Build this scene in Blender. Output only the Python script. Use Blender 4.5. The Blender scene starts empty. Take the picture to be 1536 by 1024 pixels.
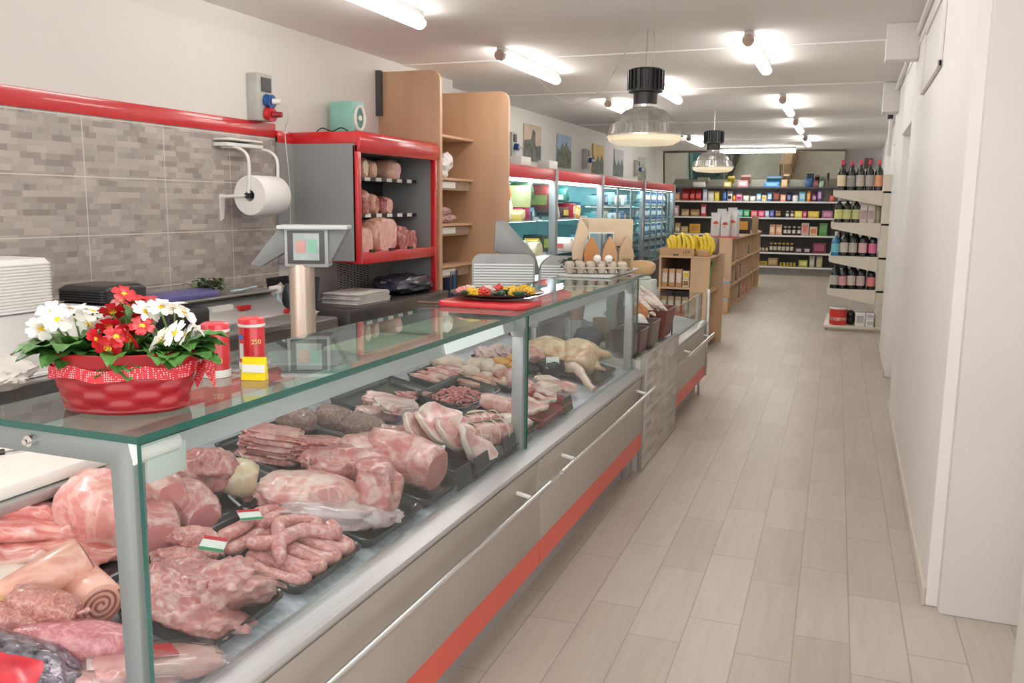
import bpy, bmesh, math, random
from mathutils import Vector, Matrix, Euler, noise
R = math.radians
sc = bpy.context.scene
COL = sc.collection

# ---------------------------------------------------------------- materials
MATS = {}
def _nt(name):
    m = bpy.data.materials.new(name); m.use_nodes = True
    nt = m.node_tree
    b = nt.nodes['Principled BSDF']
    return m, nt, b
def lin(c):
    return tuple((x/12.92 if x <= .04045 else ((x+.055)/1.055)**2.4) for x in [v/255 for v in c]) + (1,)
def mat(name, rgb, rough=.5, metal=0, var=.06, scale=6, coat=0, emit=0, bump=0, bscale=60, stretch=None, spec=.5, trans=0):
    """plain procedural surface: sRGB 0-255 colour broken up by object-space noise"""
    if name in MATS: return MATS[name]
    m, nt, b = _nt(name); N, L = nt.nodes, nt.links
    tc = N.new('ShaderNodeTexCoord'); mp = N.new('ShaderNodeMapping'); no = N.new('ShaderNodeTexNoise')
    if stretch: mp.inputs['Scale'].default_value = stretch
    no.inputs['Scale'].default_value = scale; no.inputs['Detail'].default_value = 4
    L.new(tc.outputs['Object'], mp.inputs[0]); L.new(mp.outputs[0], no.inputs[0])
    rp = N.new('ShaderNodeValToRGB'); c = lin(rgb)
    rp.color_ramp.elements[0].position = .3; rp.color_ramp.elements[1].position = .7
    rp.color_ramp.elements[0].color = tuple(x*(1-var*2) for x in c[:3])+(1,)
    rp.color_ramp.elements[1].color = tuple(min(1, x*(1+var)) for x in c[:3])+(1,)
    L.new(no.outputs[0], rp.inputs[0]); L.new(rp.outputs[0], b.inputs['Base Color'])
    b.inputs['Roughness'].default_value = rough; b.inputs['Metallic'].default_value = metal
    b.inputs['Coat Weight'].default_value = coat; b.inputs['Coat Roughness'].default_value = .08
    b.inputs['Specular IOR Level'].default_value = spec
    b.inputs['Transmission Weight'].default_value = trans
    if emit:
        b.inputs['Emission Color'].default_value = c; b.inputs['Emission Strength'].default_value = emit
    if bump:
        n2 = N.new('ShaderNodeTexNoise'); n2.inputs['Scale'].default_value = bscale
        L.new(mp.outputs[0], n2.inputs[0])
        bp = N.new('ShaderNodeBump'); bp.inputs['Strength'].default_value = bump; bp.inputs['Distance'].default_value = .01
        L.new(n2.outputs[0], bp.inputs['Height']); L.new(bp.outputs[0], b.inputs['Normal'])
    MATS[name] = m
    return m
def glass(name, tint=(225, 240, 236), rough=.0, refl=1.0, ior=1.45, veil=0):
    """thin pane: sees through, reflects by Fresnel"""
    if name in MATS: return MATS[name]
    m, nt, b = _nt(name); N, L = nt.nodes, nt.links
    N.remove(b); out = N['Material Output']
    t = N.new('ShaderNodeBsdfTransparent'); t.inputs[0].default_value = lin(tint)
    g = N.new('ShaderNodeBsdfGlossy'); g.inputs['Roughness'].default_value = rough
    f = N.new('ShaderNodeFresnel'); f.inputs[0].default_value = ior
    mu = N.new('ShaderNodeMath'); mu.operation = 'MULTIPLY'; mu.inputs[1].default_value = refl; mu.use_clamp = True
    mx = N.new('ShaderNodeMixShader')
    ge = N.new('ShaderNodeNewGeometry'); sb = N.new('ShaderNodeMath'); sb.operation = 'SUBTRACT'; sb.inputs[0].default_value = 1   # a ray leaving the pane passes straight on
    m0 = N.new('ShaderNodeMath'); m0.operation = 'MULTIPLY'; f.inputs[0].default_value = ior
    L.new(ge.outputs['Backfacing'], sb.inputs[1]); L.new(f.outputs[0], m0.inputs[0]); L.new(sb.outputs[0], m0.inputs[1])
    L.new(m0.outputs[0], mu.inputs[0]); L.new(mu.outputs[0], mx.inputs[0]); L.new(t.outputs[0], mx.inputs[1]); L.new(g.outputs[0], mx.inputs[2])
    last = mx
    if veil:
        d = N.new('ShaderNodeBsdfDiffuse'); d.inputs[0].default_value = (.9, .9, .9, 1)  # pale diffuse haze painted over the pane
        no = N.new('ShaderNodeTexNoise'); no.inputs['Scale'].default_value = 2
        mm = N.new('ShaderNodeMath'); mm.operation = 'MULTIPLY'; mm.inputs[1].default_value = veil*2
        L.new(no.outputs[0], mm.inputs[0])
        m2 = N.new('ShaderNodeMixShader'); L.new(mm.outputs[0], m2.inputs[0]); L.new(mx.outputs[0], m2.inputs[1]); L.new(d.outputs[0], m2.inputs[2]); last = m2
    L.new(last.outputs[0], out.inputs[0])
    MATS[name] = m
    return m
def meat(name, lean, fat, amount=.42, scale=14, rough=.28, streak=(1, 1, 1), coat=.45, bump=.4, vein=.4):
    """wet raw or cured meat: lean colour veined with fat, bumpy, lightly glossy"""
    if name in MATS: return MATS[name]
    m, nt, b = _nt(name); N, L = nt.nodes, nt.links
    tc = N.new('ShaderNodeTexCoord'); mp = N.new('ShaderNodeMapping'); mp.inputs['Scale'].default_value = streak
    oi = N.new('ShaderNodeObjectInfo'); ad = N.new('ShaderNodeVectorMath'); ad.operation = 'ADD'
    mm = N.new('ShaderNodeMath'); mm.operation = 'MULTIPLY'; mm.inputs[1].default_value = 7
    L.new(oi.outputs['Random'], mm.inputs[0]); L.new(tc.outputs['Object'], ad.inputs[0]); L.new(mm.outputs[0], ad.inputs[1])
    L.new(ad.outputs[0], mp.inputs[0])
    a = N.new('ShaderNodeTexNoise'); a.inputs['Scale'].default_value = scale; a.inputs['Detail'].default_value = 6; a.inputs['Distortion'].default_value = 1.2
    L.new(mp.outputs[0], a.inputs[0])
    rp = N.new('ShaderNodeValToRGB'); e = rp.color_ramp.elements
    l, f = lin(lean), lin(fat)
    e[0].position = .18; e[0].color = tuple(x*.62 for x in l[:3])+(1,)
    e[1].position = .8; e[1].color = f
    k = e.new(max(.2, .72-amount*.5)); k.color = l
    k = e.new(min(.78, .86-amount*.5)); k.color = tuple((p*.45+q*.55) for p, q in zip(l[:3], f[:3]))+(1,)
    L.new(a.outputs[0], rp.inputs[0])
    v = N.new('ShaderNodeTexNoise'); v.inputs['Scale'].default_value = scale*.8; v.inputs['Detail'].default_value = 3; v.inputs['Distortion'].default_value = 2.2
    off = N.new('ShaderNodeVectorMath'); off.operation = 'ADD'; off.inputs[1].default_value = (3.1, 7.7, 1.3); L.new(mp.outputs[0], off.inputs[0]); L.new(off.outputs[0], v.inputs[0])
    d1 = N.new('ShaderNodeMath'); d1.operation = 'SUBTRACT'; d1.inputs[1].default_value = .5; d2 = N.new('ShaderNodeMath'); d2.operation = 'ABSOLUTE'
    L.new(v.outputs[0], d1.inputs[0]); L.new(d1.outputs[0], d2.inputs[0])
    vr = N.new('ShaderNodeValToRGB'); vr.color_ramp.elements[0].color = (vein, vein, vein, 1); vr.color_ramp.elements[1].color = (0, 0, 0, 1); vr.color_ramp.elements[1].position = .06
    L.new(d2.outputs[0], vr.inputs[0])
    vm = N.new('ShaderNodeMixRGB'); vm.inputs[2].default_value = f; L.new(vr.outputs[0], vm.inputs[0]); L.new(rp.outputs[0], vm.inputs[1]); L.new(vm.outputs[0], b.inputs['Base Color'])
    b.inputs['Roughness'].default_value = rough; b.inputs['Coat Weight'].default_value = coat; b.inputs['Coat Roughness'].default_value = .12
    n2 = N.new('ShaderNodeTexNoise'); n2.inputs['Scale'].default_value = scale*4; L.new(mp.outputs[0], n2.inputs[0])
    bp = N.new('ShaderNodeBump'); bp.inputs['Strength'].default_value = bump; bp.inputs['Distance'].default_value = .006
    L.new(n2.outputs[0], bp.inputs['Height']); L.new(bp.outputs[0], b.inputs['Normal'])
    MATS[name] = m
    return m

# ---------------------------------------------------------------- mesh builder
class MB:
    def __init__(s): s.v = []; s.f = []; s.m = []
    def add(s, vs, fs, m=0, M=None):
        o = len(s.v)
        s.v += [tuple(M @ Vector(p)) if M else tuple(p) for p in vs]
        s.f += [tuple(i+o for i in f) for f in fs]
        s.m += [m]*len(fs) if isinstance(m, int) else list(m)
        return s
    def box(s, a, b, m=0, M=None):
        x0, y0, z0 = a; x1, y1, z1 = b
        vs = [(x0,y0,z0),(x1,y0,z0),(x1,y1,z0),(x0,y1,z0),(x0,y0,z1),(x1,y0,z1),(x1,y1,z1),(x0,y1,z1)]
        return s.add(vs, [(3,2,1,0),(4,5,6,7),(0,1,5,4),(1,2,6,5),(2,3,7,6),(3,0,4,7)], m, M)
    def cbox(s, c, d, m=0, M=None):
        return s.box([c[i]-d[i]/2 for i in range(3)], [c[i]+d[i]/2 for i in range(3)], m, M)
    def prism(s, poly, axis, lo, hi, m=0, M=None):
        """extrude a 2-D outline: axis x -> (y,z), y -> (x,z), z -> (x,y)"""
        def p3(q, t): return {'x': (t, q[0], q[1]), 'y': (q[0], t, q[1]), 'z': (q[0], q[1], t)}[axis]
        n = len(poly)
        vs = [p3(q, lo) for q in poly]+[p3(q, hi) for q in poly]
        fs = [tuple(range(n))[::-1], tuple(range(n, 2*n))]+[(i, (i+1) % n, n+(i+1) % n, n+i) for i in range(n)]
        return s.add(vs, fs, m, M)
    def lathe(s, prof, c=(0, 0, 0), n=20, m=0, M=None, cap=True, sx=1, sy=1):
        vs = []; fs = []; ms = []
        for r, z in prof:
            for k in range(n):
                t = 2*math.pi*k/n; vs.append((c[0]+r*math.cos(t)*sx, c[1]+r*math.sin(t)*sy, c[2]+z))
        for j in range(len(prof)-1):
            for k in range(n):
                a = j*n+k; b = j*n+(k+1) % n; fs.append((a, b, b+n, a+n)); ms.append(m if isinstance(m, int) else m[j])
        if cap:
            fs.append(tuple(range(n))[::-1]); fs.append(tuple(range((len(prof)-1)*n, len(prof)*n)))
            ms += [ms[0], ms[-1]]
        return s.add(vs, fs, ms, M)
    def tube(s, pts, r, n=8, m=0, M=None, flat=1.0):
        pts = [Vector(p) for p in pts]; rs = r if isinstance(r, (list, tuple)) else [r]*len(pts)
        vs = []; fs = []; up = Vector((0, 0, 1)); prev = None
        for i, p in enumerate(pts):
            d = (pts[min(i+1, len(pts)-1)]-pts[max(i-1, 0)]).normalized()
            if prev is None:
                a = d.cross(up if abs(d.z) < .9 else Vector((1, 0, 0))).normalized()
            else:
                a = (prev-d*prev.dot(d)).normalized()
            prev = a; b = d.cross(a)
            for k in range(n):
                t = 2*math.pi*k/n; vs.append(tuple(p+(a*math.cos(t)+b*math.sin(t)*flat)*rs[i]))
        for i in range(len(pts)-1):
            for k in range(n):
                q = i*n+k; w = i*n+(k+1) % n; fs.append((q, w, w+n, q+n))
        fs.append(tuple(range(n))[::-1]); fs.append(tuple(range((len(pts)-1)*n, len(pts)*n)))
        return s.add(vs, fs, m, M)
    def lump(s, c, rad, seed=0, amp=.12, freq=2.2, e=1.0, rot=0, tilt=0, roll=0, cut=None, cm=1, m=0, zmin=None, nu=30, nv=20, cut2=None):
        """irregular superellipsoid; cut / cut2 slice its +x / -x end flat (share of the radius), those faces take material cm"""
        Mx = Matrix.Translation(c) @ Euler((R(roll), R(tilt), R(rot))).to_matrix().to_4x4()
        sg = lambda a: math.copysign(abs(a)**e, a)
        vs = []; fs = []; ms = []
        for j in range(nv+1):
            ph = math.pi*j/nv                                  # poles on the x axis
            for k in range(nu):
                t = 2*math.pi*k/nu
                d = Vector((-math.cos(ph), math.sin(ph)*math.cos(t), math.sin(ph)*math.sin(t)))
                w = 1+amp*noise.noise(d*freq+Vector((seed*3.7, seed*1.3, -seed)))+amp*.5*noise.noise(d*freq*2.6+Vector((seed, 0, seed)))+amp*.28*noise.noise(d*freq*5.5+Vector((0, seed, seed)))
                p = [sg(d.x)*rad[0]*w, sg(d.y)*rad[1]*w, sg(d.z)*rad[2]*w]
                if cut is not None and p[0] > cut*rad[0]: p[0] = cut*rad[0]+.012*rad[0]*(p[0]/rad[0]-cut)
                if cut2 is not None and p[0] < -cut2*rad[0]: p[0] = -cut2*rad[0]
                q = Mx @ Vector(p)
                if zmin is not None and q.z < zmin: q.z = zmin
                vs.append(tuple(q))
        for j in range(nv):
            for k in range(nu):
                a = j*nu+k; b = j*nu+(k+1) % nu; fs.append((a, a+nu, b+nu, b))
        inv = Mx.inverted()
        for f in fs:
            xs = [(inv @ Vector(vs[i])).x for i in f]
            hit = (cut is not None and min(xs) >= cut*rad[0]-1e-5) or (cut2 is not None and max(xs) <= -cut2*rad[0]+1e-5)
            ms.append(cm if hit else m)
        return s.add(vs, fs, ms)
    def disc(s, c, rx, ry, t, seed=0, amp=.15, rot=0, tilt=0, roll=0, m=0, rim=1, bend=0, n=28):
        """a slice of meat: irregular thick disc whose rim takes its own material"""
        Mx = Matrix.Translation(c) @ Euler((R(roll), R(tilt), R(rot))).to_matrix().to_4x4()
        vs = []; fs = []; ms = []
        def ring(q, z):
            for k in range(n):
                a = 2*math.pi*k/n
                w = 1+amp*noise.noise(Vector((math.cos(a)*1.3+seed*5.1, math.sin(a)*1.3, seed)))*2
                x, y = rx*w*q*math.cos(a), ry*w*q*math.sin(a)
                vs.append(tuple(Mx @ Vector((x, y, z+bend*(x*x)/max(rx, .01)+.25*t*noise.noise(Vector((x*40, y*40, seed)))))))
        for q, z in ((.45, -t/2), (.93, -t/2), (1, -.3*t), (1, .3*t), (.93, t/2), (.45, t/2)): ring(q, z)
        for j in range(5):
            for k in range(n):
                a = j*n+k; b = j*n+(k+1) % n; fs.append((a, b, b+n, a+n)); ms.append(rim if 1 <= j <= 3 else m)
        fs.append(tuple(range(n))[::-1]); fs.append(tuple(range(5*n, 6*n))); ms += [m, m]
        return s.add(vs, fs, ms)
    def build(s, name, mats, parent=None, loc=None, rot=None, bevel=0, smooth=40, seg=2):
        me = bpy.data.meshes.new(name)
        me.from_pydata(s.v, [], s.f)
        ms = mats if isinstance(mats, (list, tuple)) else [mats]
        for x in ms: me.materials.append(x)
        for p, i in zip(me.polygons, s.m): p.material_index = min(i, len(ms)-1)
        bm = bmesh.new(); bm.from_mesh(me)
        if bevel:
            eds = [e for e in bm.edges if len(e.link_faces) == 2 and e.calc_face_angle(0) > R(50)]
            bmesh.ops.bevel(bm, geom=eds, offset=bevel, segments=seg, profile=.5, affect='EDGES', clamp_overlap=True)
        bmesh.ops.recalc_face_normals(bm, faces=bm.faces)
        bm.to_mesh(me); bm.free()
        if smooth:
            me.shade_smooth(); me.set_sharp_from_angle(angle=R(smooth))
        o = bpy.data.objects.new(name, me); COL.objects.link(o)
        if parent: o.parent = parent
        if loc: o.location = loc
        if rot: o.rotation_euler = rot
        return o
def tag(o, label, cat, group=None, kind=None):
    o['label'] = label; o['category'] = cat
    if group: o['group'] = group
    if kind: o['kind'] = kind
    return o
def thing(name, label, cat, loc=(0, 0, 0), rz=0, group=None):
    o = bpy.data.objects.new(name, None); o.empty_display_size = .05; COL.objects.link(o)
    o.location = loc; o.rotation_euler = (0, 0, R(rz))
    return tag(o, label, cat, group)
def struct(name, mb, m, **k):
    o = mb.build(name, m, **k); o['kind'] = 'structure'; return o
def dup(src, loc=None, rot=None, label=None, scale=None, group=None, cat=None):
    def cp(o, par):
        c = o.copy(); COL.objects.link(c); c.parent = par
        for ch in o.children: cp(ch, c)
        return c
    c = cp(src, None)
    if loc: c.location = loc
    if rot: c.rotation_euler = tuple(R(a) for a in rot)
    if scale: c.scale = scale if isinstance(scale, tuple) else (scale,)*3
    if label: c['label'] = label
    if group: c['group'] = group
    if cat: c['category'] = cat
    return c
def organic(mb, name, m, voxel=.006, parent=None, loc=None, rot=None, smooth=6):
    """fuse overlapping lumps into one continuous skin (voxel remesh, baked)"""
    o = mb.build('tmp', m, smooth=0)
    r = o.modifiers.new('r', 'REMESH'); r.mode = 'VOXEL'; r.voxel_size = voxel
    q = o.modifiers.new('s', 'SMOOTH'); q.iterations = smooth; q.factor = .5
    dg = bpy.context.evaluated_depsgraph_get()
    me = bpy.data.meshes.new_from_object(o.evaluated_get(dg)); me.name = name
    old = o.data; bpy.data.objects.remove(o); bpy.data.meshes.remove(old)
    me.shade_smooth()
    if not me.materials: me.materials.append(m if not isinstance(m, (list, tuple)) else m[0])
    n = bpy.data.objects.new(name, me); COL.objects.link(n)
    if parent: n.parent = parent
    if loc: n.location = loc
    if rot: n.rotation_euler = rot
    return n
def arc(c, r, a0, a1, n, plane='xz'):
    out = []
    for i in range(n+1):
        t = R(a0+(a1-a0)*i/n); u, w = r*math.cos(t), r*math.sin(t)
        out.append({'xz': (c[0]+u, c[1], c[2]+w), 'xy': (c[0]+u, c[1]+w, c[2]), 'yz': (c[0], c[1]+u, c[2]+w)}[plane])
    return out
def spline(pts, n=6):
    """Catmull-Rom through the points"""
    P = [Vector(p) for p in pts]; P = [P[0]*2-P[1]]+P+[P[-1]*2-P[-2]]; out = []
    for i in range(1, len(P)-2):
        for k in range(n):
            t = k/n; a, b, c, d = P[i-1], P[i], P[i+1], P[i+2]
            out.append(.5*((2*b)+(c-a)*t+(2*a-5*b+4*c-d)*t*t+(3*b-a-3*c+d)*t*t*t))
    out.append(P[-2]); return out
def text(name, s, size, m, parent, loc, rot, depth=.0008):
    """lettering as a mesh (baked from a text curve)"""
    cu = bpy.data.curves.new('t', 'FONT'); cu.body = s; cu.size = size; cu.extrude = depth; cu.align_x = 'CENTER'; cu.align_y = 'CENTER'
    o = bpy.data.objects.new('t', cu); COL.objects.link(o)
    me = bpy.data.meshes.new_from_object(o.evaluated_get(bpy.context.evaluated_depsgraph_get()))
    bpy.data.objects.remove(o); bpy.data.curves.remove(cu)
    me.materials.clear(); me.materials.append(m)
    n = bpy.data.objects.new(name, me); COL.objects.link(n); n.parent = parent; n.location = loc; n.rotation_euler = tuple(R(a) for a in rot)
    return n
rng = random.Random(7)

# ---------------------------------------------------------------- palette
white = mat('white_paint', (236, 233, 230), .6, var=.02, scale=1.5)
offwhite = mat('offwhite_plastic', (232, 230, 226), .4, var=.02)
foam = mat('white_foam', (240, 238, 236), .55, var=.02)
steel = mat('brushed_steel', (178, 176, 172), .32, .9, var=.08, scale=4, stretch=(40, 1, 40))
steel_l = mat('light_steel', (176, 174, 173), .34, .6, var=.05, scale=4, stretch=(40, 1, 40))
chrome = mat('chrome', (225, 225, 225), .12, 1, var=.01)
greymetal = mat('grey_powder_coat', (136, 142, 140), .4, .25, var=.03)
grey = mat('grey_panel', (138, 140, 140), .5, var=.03, scale=2)
grey_d = mat('dark_grey', (70, 71, 72), .5, var=.05)
black = mat('black_plastic', (28, 28, 30), .4, var=.1)
blackg = mat('glossy_black', (20, 21, 23), .18, var=.1)
red = mat('red_lacquer', (200, 34, 40), .25, var=.03, coat=.5)
redf = mat('red_fridge_band', (196, 46, 52), .35, var=.03)
beech = mat('beech_wood', (204, 164, 130), .45, var=.07, scale=3, stretch=(1.5, 1.5, .15), coat=.1)
oak = mat('light_oak_board', (204, 170, 136), .5, var=.07, scale=3, stretch=(1, 1, .2))
kraft = mat('kraft_paper', (196, 152, 108), .75, var=.05, bump=.1)
card = mat('cardboard', (190, 150, 112), .8, var=.05)
pane = glass('clear_glass', (238, 246, 243), refl=1.0)
cglass = glass('cabinet_glass', (240, 246, 244), refl=.75, veil=.016)
# ================================================================ SETTING
CEIL, XL = 2.94, -4.2
def ceiling_mat():
    m, nt, b = _nt('ceiling_paint'); N, L = nt.nodes, nt.links
    tc = N.new('ShaderNodeTexCoord'); no = N.new('ShaderNodeTexNoise'); no.inputs['Scale'].default_value = .6; no.inputs['Detail'].default_value = 5
    L.new(tc.outputs['Object'], no.inputs[0])
    rp = N.new('ShaderNodeValToRGB'); rp.color_ramp.elements[0].position = .3; rp.color_ramp.elements[1].position = .7
    rp.color_ramp.elements[0].color = lin((238, 234, 231)); rp.color_ramp.elements[1].color = lin((244, 241, 239))
    L.new(no.outputs[0], rp.inputs[0]); L.new(rp.outputs[0], b.inputs['Base Color']); b.inputs['Roughness'].default_value = .75
    return m
def floor_mat():
    """wood-look plank tiles 0.197 x 0.67 laid in running bond along the aisle, grouted"""
    m, nt, b = _nt('floor_plank_tiles'); N, L = nt.nodes, nt.links
    tc = N.new('ShaderNodeTexCoord'); mp = N.new('ShaderNodeMapping')
    mp.inputs['Rotation'].default_value = (0, 0, R(90-.8)); mp.inputs['Location'].default_value = (.36, .051, 0)
    L.new(tc.outputs['Object'], mp.inputs[0])
    br = N.new('ShaderNodeTexBrick'); br.offset = .33; br.offset_frequency = 2; br.squash = 1
    br.inputs['Scale'].default_value = 1; br.inputs['Mortar Size'].default_value = .003; br.inputs['Mortar Smooth'].default_value = .1
    br.inputs['Brick Width'].default_value = .67; br.inputs['Row Height'].default_value = .197; br.inputs['Bias'].default_value = 0
    br.inputs['Color1'].default_value = lin((190, 180, 168)); br.inputs['Color2'].default_value = lin((178, 166, 153)); br.inputs['Mortar'].default_value = lin((158, 148, 138))
    L.new(mp.outputs[0], br.inputs[0])
    ms = N.new('ShaderNodeMapping'); ms.inputs['Scale'].default_value = (9, .8, 1); L.new(tc.outputs['Object'], ms.inputs[0])
    no = N.new('ShaderNodeTexNoise'); no.inputs['Scale'].default_value = 3; no.inputs['Detail'].default_value = 6; no.inputs['Distortion'].default_value = .6
    L.new(ms.outputs[0], no.inputs[0])
    rp = N.new('ShaderNodeValToRGB'); rp.color_ramp.elements[0].position = .3; rp.color_ramp.elements[1].position = .72
    rp.color_ramp.elements[0].color = (.88, .87, .86, 1); rp.color_ramp.elements[1].color = (1.0, 1.0, 1.0, 1)
    L.new(no.outputs[0], rp.inputs[0])
    mx = N.new('ShaderNodeMixRGB'); mx.blend_type = 'MULTIPLY'; mx.inputs[0].default_value = 1
    L.new(br.outputs['Color'], mx.inputs[1]); L.new(rp.outputs[0], mx.inputs[2]); L.new(mx.outputs[0], b.inputs['Base Color'])
    b.inputs['Roughness'].default_value = .36; b.inputs['Specular IOR Level'].default_value = .4
    bp = N.new('ShaderNodeBump'); bp.inputs['Strength'].default_value = .25; bp.inputs['Distance'].default_value = .002; bp.invert = True
    L.new(br.outputs['Fac'], bp.inputs['Height']); L.new(bp.outputs[0], b.inputs['Normal'])
    return m
def mosaic_mat(name='stone_mosaic_tiles', axis=1):
    """0.62 x 0.36 porcelain slabs printed with a staggered strip mosaic"""
    m, nt, b = _nt(name); N, L = nt.nodes, nt.links
    tc = N.new('ShaderNodeTexCoord'); sp = N.new('ShaderNodeSeparateXYZ'); cb = N.new('ShaderNodeCombineXYZ')
    L.new(tc.outputs['Object'], sp.inputs[0]); L.new(sp.outputs['Y'], cb.inputs[0]); L.new(sp.outputs['Z'], cb.inputs[1])
    def brick(w, h, off, c1, c2, mo, ms, loc, fr=2, bias=0):
        mp = N.new('ShaderNodeMapping'); mp.inputs['Location'].default_value = loc; L.new(cb.outputs[0], mp.inputs[0])
        br = N.new('ShaderNodeTexBrick'); br.offset = off; br.offset_frequency = fr; br.squash = .62; br.squash_frequency = 3
        br.inputs['Scale'].default_value = 1; br.inputs['Mortar Size'].default_value = ms; br.inputs['Mortar Smooth'].default_value = 0; br.inputs['Bias'].default_value = bias
        br.inputs['Brick Width'].default_value = w; br.inputs['Row Height'].default_value = h
        for k, c in (('Color1', c1), ('Color2', c2), ('Mortar', mo)): br.inputs[k].default_value = lin(c)
        L.new(mp.outputs[0], br.inputs[0]); return br
    a = brick(.13, .0343, .37, (194, 188, 183), (146, 137, 132), (188, 181, 176), .0, (.02, .0, 0), 2, -.35)
    c = brick(.17, .0343, .61, (255, 250, 246), (205, 200, 196), (240, 236, 232), .0, (.09, .0, 0), 3, 0)
    mx = N.new('ShaderNodeMixRGB'); mx.blend_type = 'MULTIPLY'; mx.inputs[0].default_value = .75
    L.new(a.outputs['Color'], mx.inputs[1]); L.new(c.outputs['Color'], mx.inputs[2])
    no = N.new('ShaderNodeTexNoise'); no.inputs['Scale'].default_value = 7; no.inputs['Detail'].default_value = 6; L.new(cb.outputs[0], no.inputs[0])
    rp = N.new('ShaderNodeValToRGB'); rp.color_ramp.elements[0].color = (.78, .77, .77, 1); rp.color_ramp.elements[1].color = (1.08, 1.07, 1.06, 1)
    L.new(no.outputs[0], rp.inputs[0])
    m2 = N.new('ShaderNodeMixRGB'); m2.blend_type = 'MULTIPLY'; m2.inputs[0].default_value = .8
    L.new(mx.outputs[0], m2.inputs[1]); L.new(rp.outputs[0], m2.inputs[2])
    big = brick(.645, .343, 0, (255, 255, 255), (255, 255, 255), (0, 0, 0), .003, (.605, .326, 0)); big.squash = 1
    m3 = N.new('ShaderNodeMixRGB'); m3.inputs[2].default_value = lin((214, 208, 202))
    L.new(big.outputs['Fac'], m3.inputs[0]); L.new(m2.outputs[0], m3.inputs[1]); L.new(m3.outputs[0], b.inputs['Base Color'])
    b.inputs['Roughness'].default_value = .35
    return m
mosaic = mosaic_mat()
wallp = mat('wall_paint', (218, 214, 209), .7, var=.015, scale=1.2)
wallr = mat('right_wall_paint', (240, 238, 237), .55, var=.015, scale=1.2)
Y0, Y1 = -3.0, 22.3
struct('floor', MB().box((-5.2, Y0, -.1), (2.2, Y1+.2, 0)), floor_mat(), smooth=0)
struct('ceiling', MB().box((-5.2, Y0, CEIL), (2.2, Y1+.2, CEIL+.1)), ceiling_mat(), smooth=0)
# left wall: tiled bay by the counter, then a set-back painted run behind the fridges
w = MB(); w.box((XL-.3, Y0, 0), (XL, 9.0, CEIL)); w.box((-4.9, 9.0, 0), (-4.46, Y1, CEIL))
struct('wall_left', w, wallp, smooth=0)
struct('wall_left_tiles', MB().box((XL, 0.2, .7), (XL+.012, 5.74, 2.085)), mosaic, smooth=0)
struct('trim_1', MB().box((XL, 0.2, 2.085), (XL+.022, 5.74, 2.19)), red, bevel=.004)
struct('wall_back', MB().box((-4.9, Y1-.05, 0), (1.2, Y1+.15, CEIL)), wallp, smooth=0)
# right wall: end pier, long run, doorway, pier, second run
w = MB(); w.box((.385, 3.72, 0), (.6, 7.45, CEIL)); w.box((.385, 7.45, 2.26), (.6, 8.9, CEIL)); w.box((.40, 8.9, 0), (.6, 10.6, CEIL))
w.box((.56, 10.6, 0), (.7, Y1, CEIL)); w.box((.40, 10.6, 2.3), (.7, 11.0, CEIL))
struct('wall_right', w, wallr, bevel=.008)
struct('door_1', MB().box((.53, 7.45, 0), (.57, 8.9, 2.26)), mat('door_white', (226, 224, 222), .5, var=.02), bevel=.004)
struct('wall_right_return', MB().box((.43, 3.66, 0), (2.2, 3.9, CEIL)), mat('return_wall_paint', (226, 222, 221), .55, var=.02, scale=1.2), bevel=.006)
struct('wall_right_near', MB().box((.61, 1.6, 0), (2.2, 3.16, CEIL)), wallr, bevel=.01)
struct('baseboard_right', MB().box((.372, 3.72, 0), (.386, 7.45, .075)).box((.388, 8.9, 0), (.401, 10.6, .075)), mat('baseboard_beige', (206, 196, 184), .45, var=.03), bevel=.003)
struct('trim_2', MB().box((.376, 3.7, 2.76), (.386, 8.6, 2.80)).tube([(.37, 5.2, 2.86), (.37, 12, 2.86)], .02, 8), white, bevel=.002)
struct('trim_3', MB().box((.16, 7.2, 2.68), (.385, 7.36, 2.94)).box((.24, 10.4, 2.62), (.40, 10.7, 2.94)), white, bevel=.006)   # boxed-in beam ends
for k, (y, x0, z) in enumerate(((7.85, -4.3, .012), (10.4, -4.4, .012), (14.5, -4.4, .012), (18.2, -4.4, .012))):
    struct('trim_%d' % (4+k), MB().box((x0, y, CEIL-z), (.38, y+.035, CEIL)), white, smooth=0)
# doorway-side vent hatch, white on white
h = thing('access_panel', 'white framed access panel high on the right wall near the ceiling', 'access panel', (.384, 5.7, 2.52))
fr = MB(); 
for a, b in (((-.02, -.62, -.2), (0, .62, -.165)), ((-.02, -.62, .165), (0, .62, .2)), ((-.02, -.62, -.2), (0, -.585, .2)), ((-.02, .585, -.2), (0, .62, .2))): fr.box(a, b)
fr.build('panel_frame', white, h, bevel=.004); MB().box((-.008, -.6, -.18), (0, .6, .18)).build('panel_cover', mat('panel_white', (232, 230, 228), .5, var=.01), h)

# ---------------------------------------------------------------- camera
yaw, pitch, roll = -0.36729, -0.15696, 0.0108
fw = Vector((math.sin(yaw)*math.cos(pitch), math.cos(yaw)*math.cos(pitch), math.sin(pitch)))
rt = Vector((math.cos(yaw), -math.sin(yaw), 0)); up = rt.cross(fw)
r2 = rt*math.cos(roll)+up*math.sin(roll); u2 = up*math.cos(roll)-rt*math.sin(roll)
cam = bpy.data.objects.new('camera', bpy.data.cameras.new('camera')); COL.objects.link(cam)
M = Matrix((r2, u2, -fw)).transposed().to_4x4(); M.translation = (0, 0, 1.6); cam.matrix_world = M
cam.data.sensor_width = 36; cam.data.lens = 1301.6/1536*36; cam.data.clip_start = .05
sc.camera = cam

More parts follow.
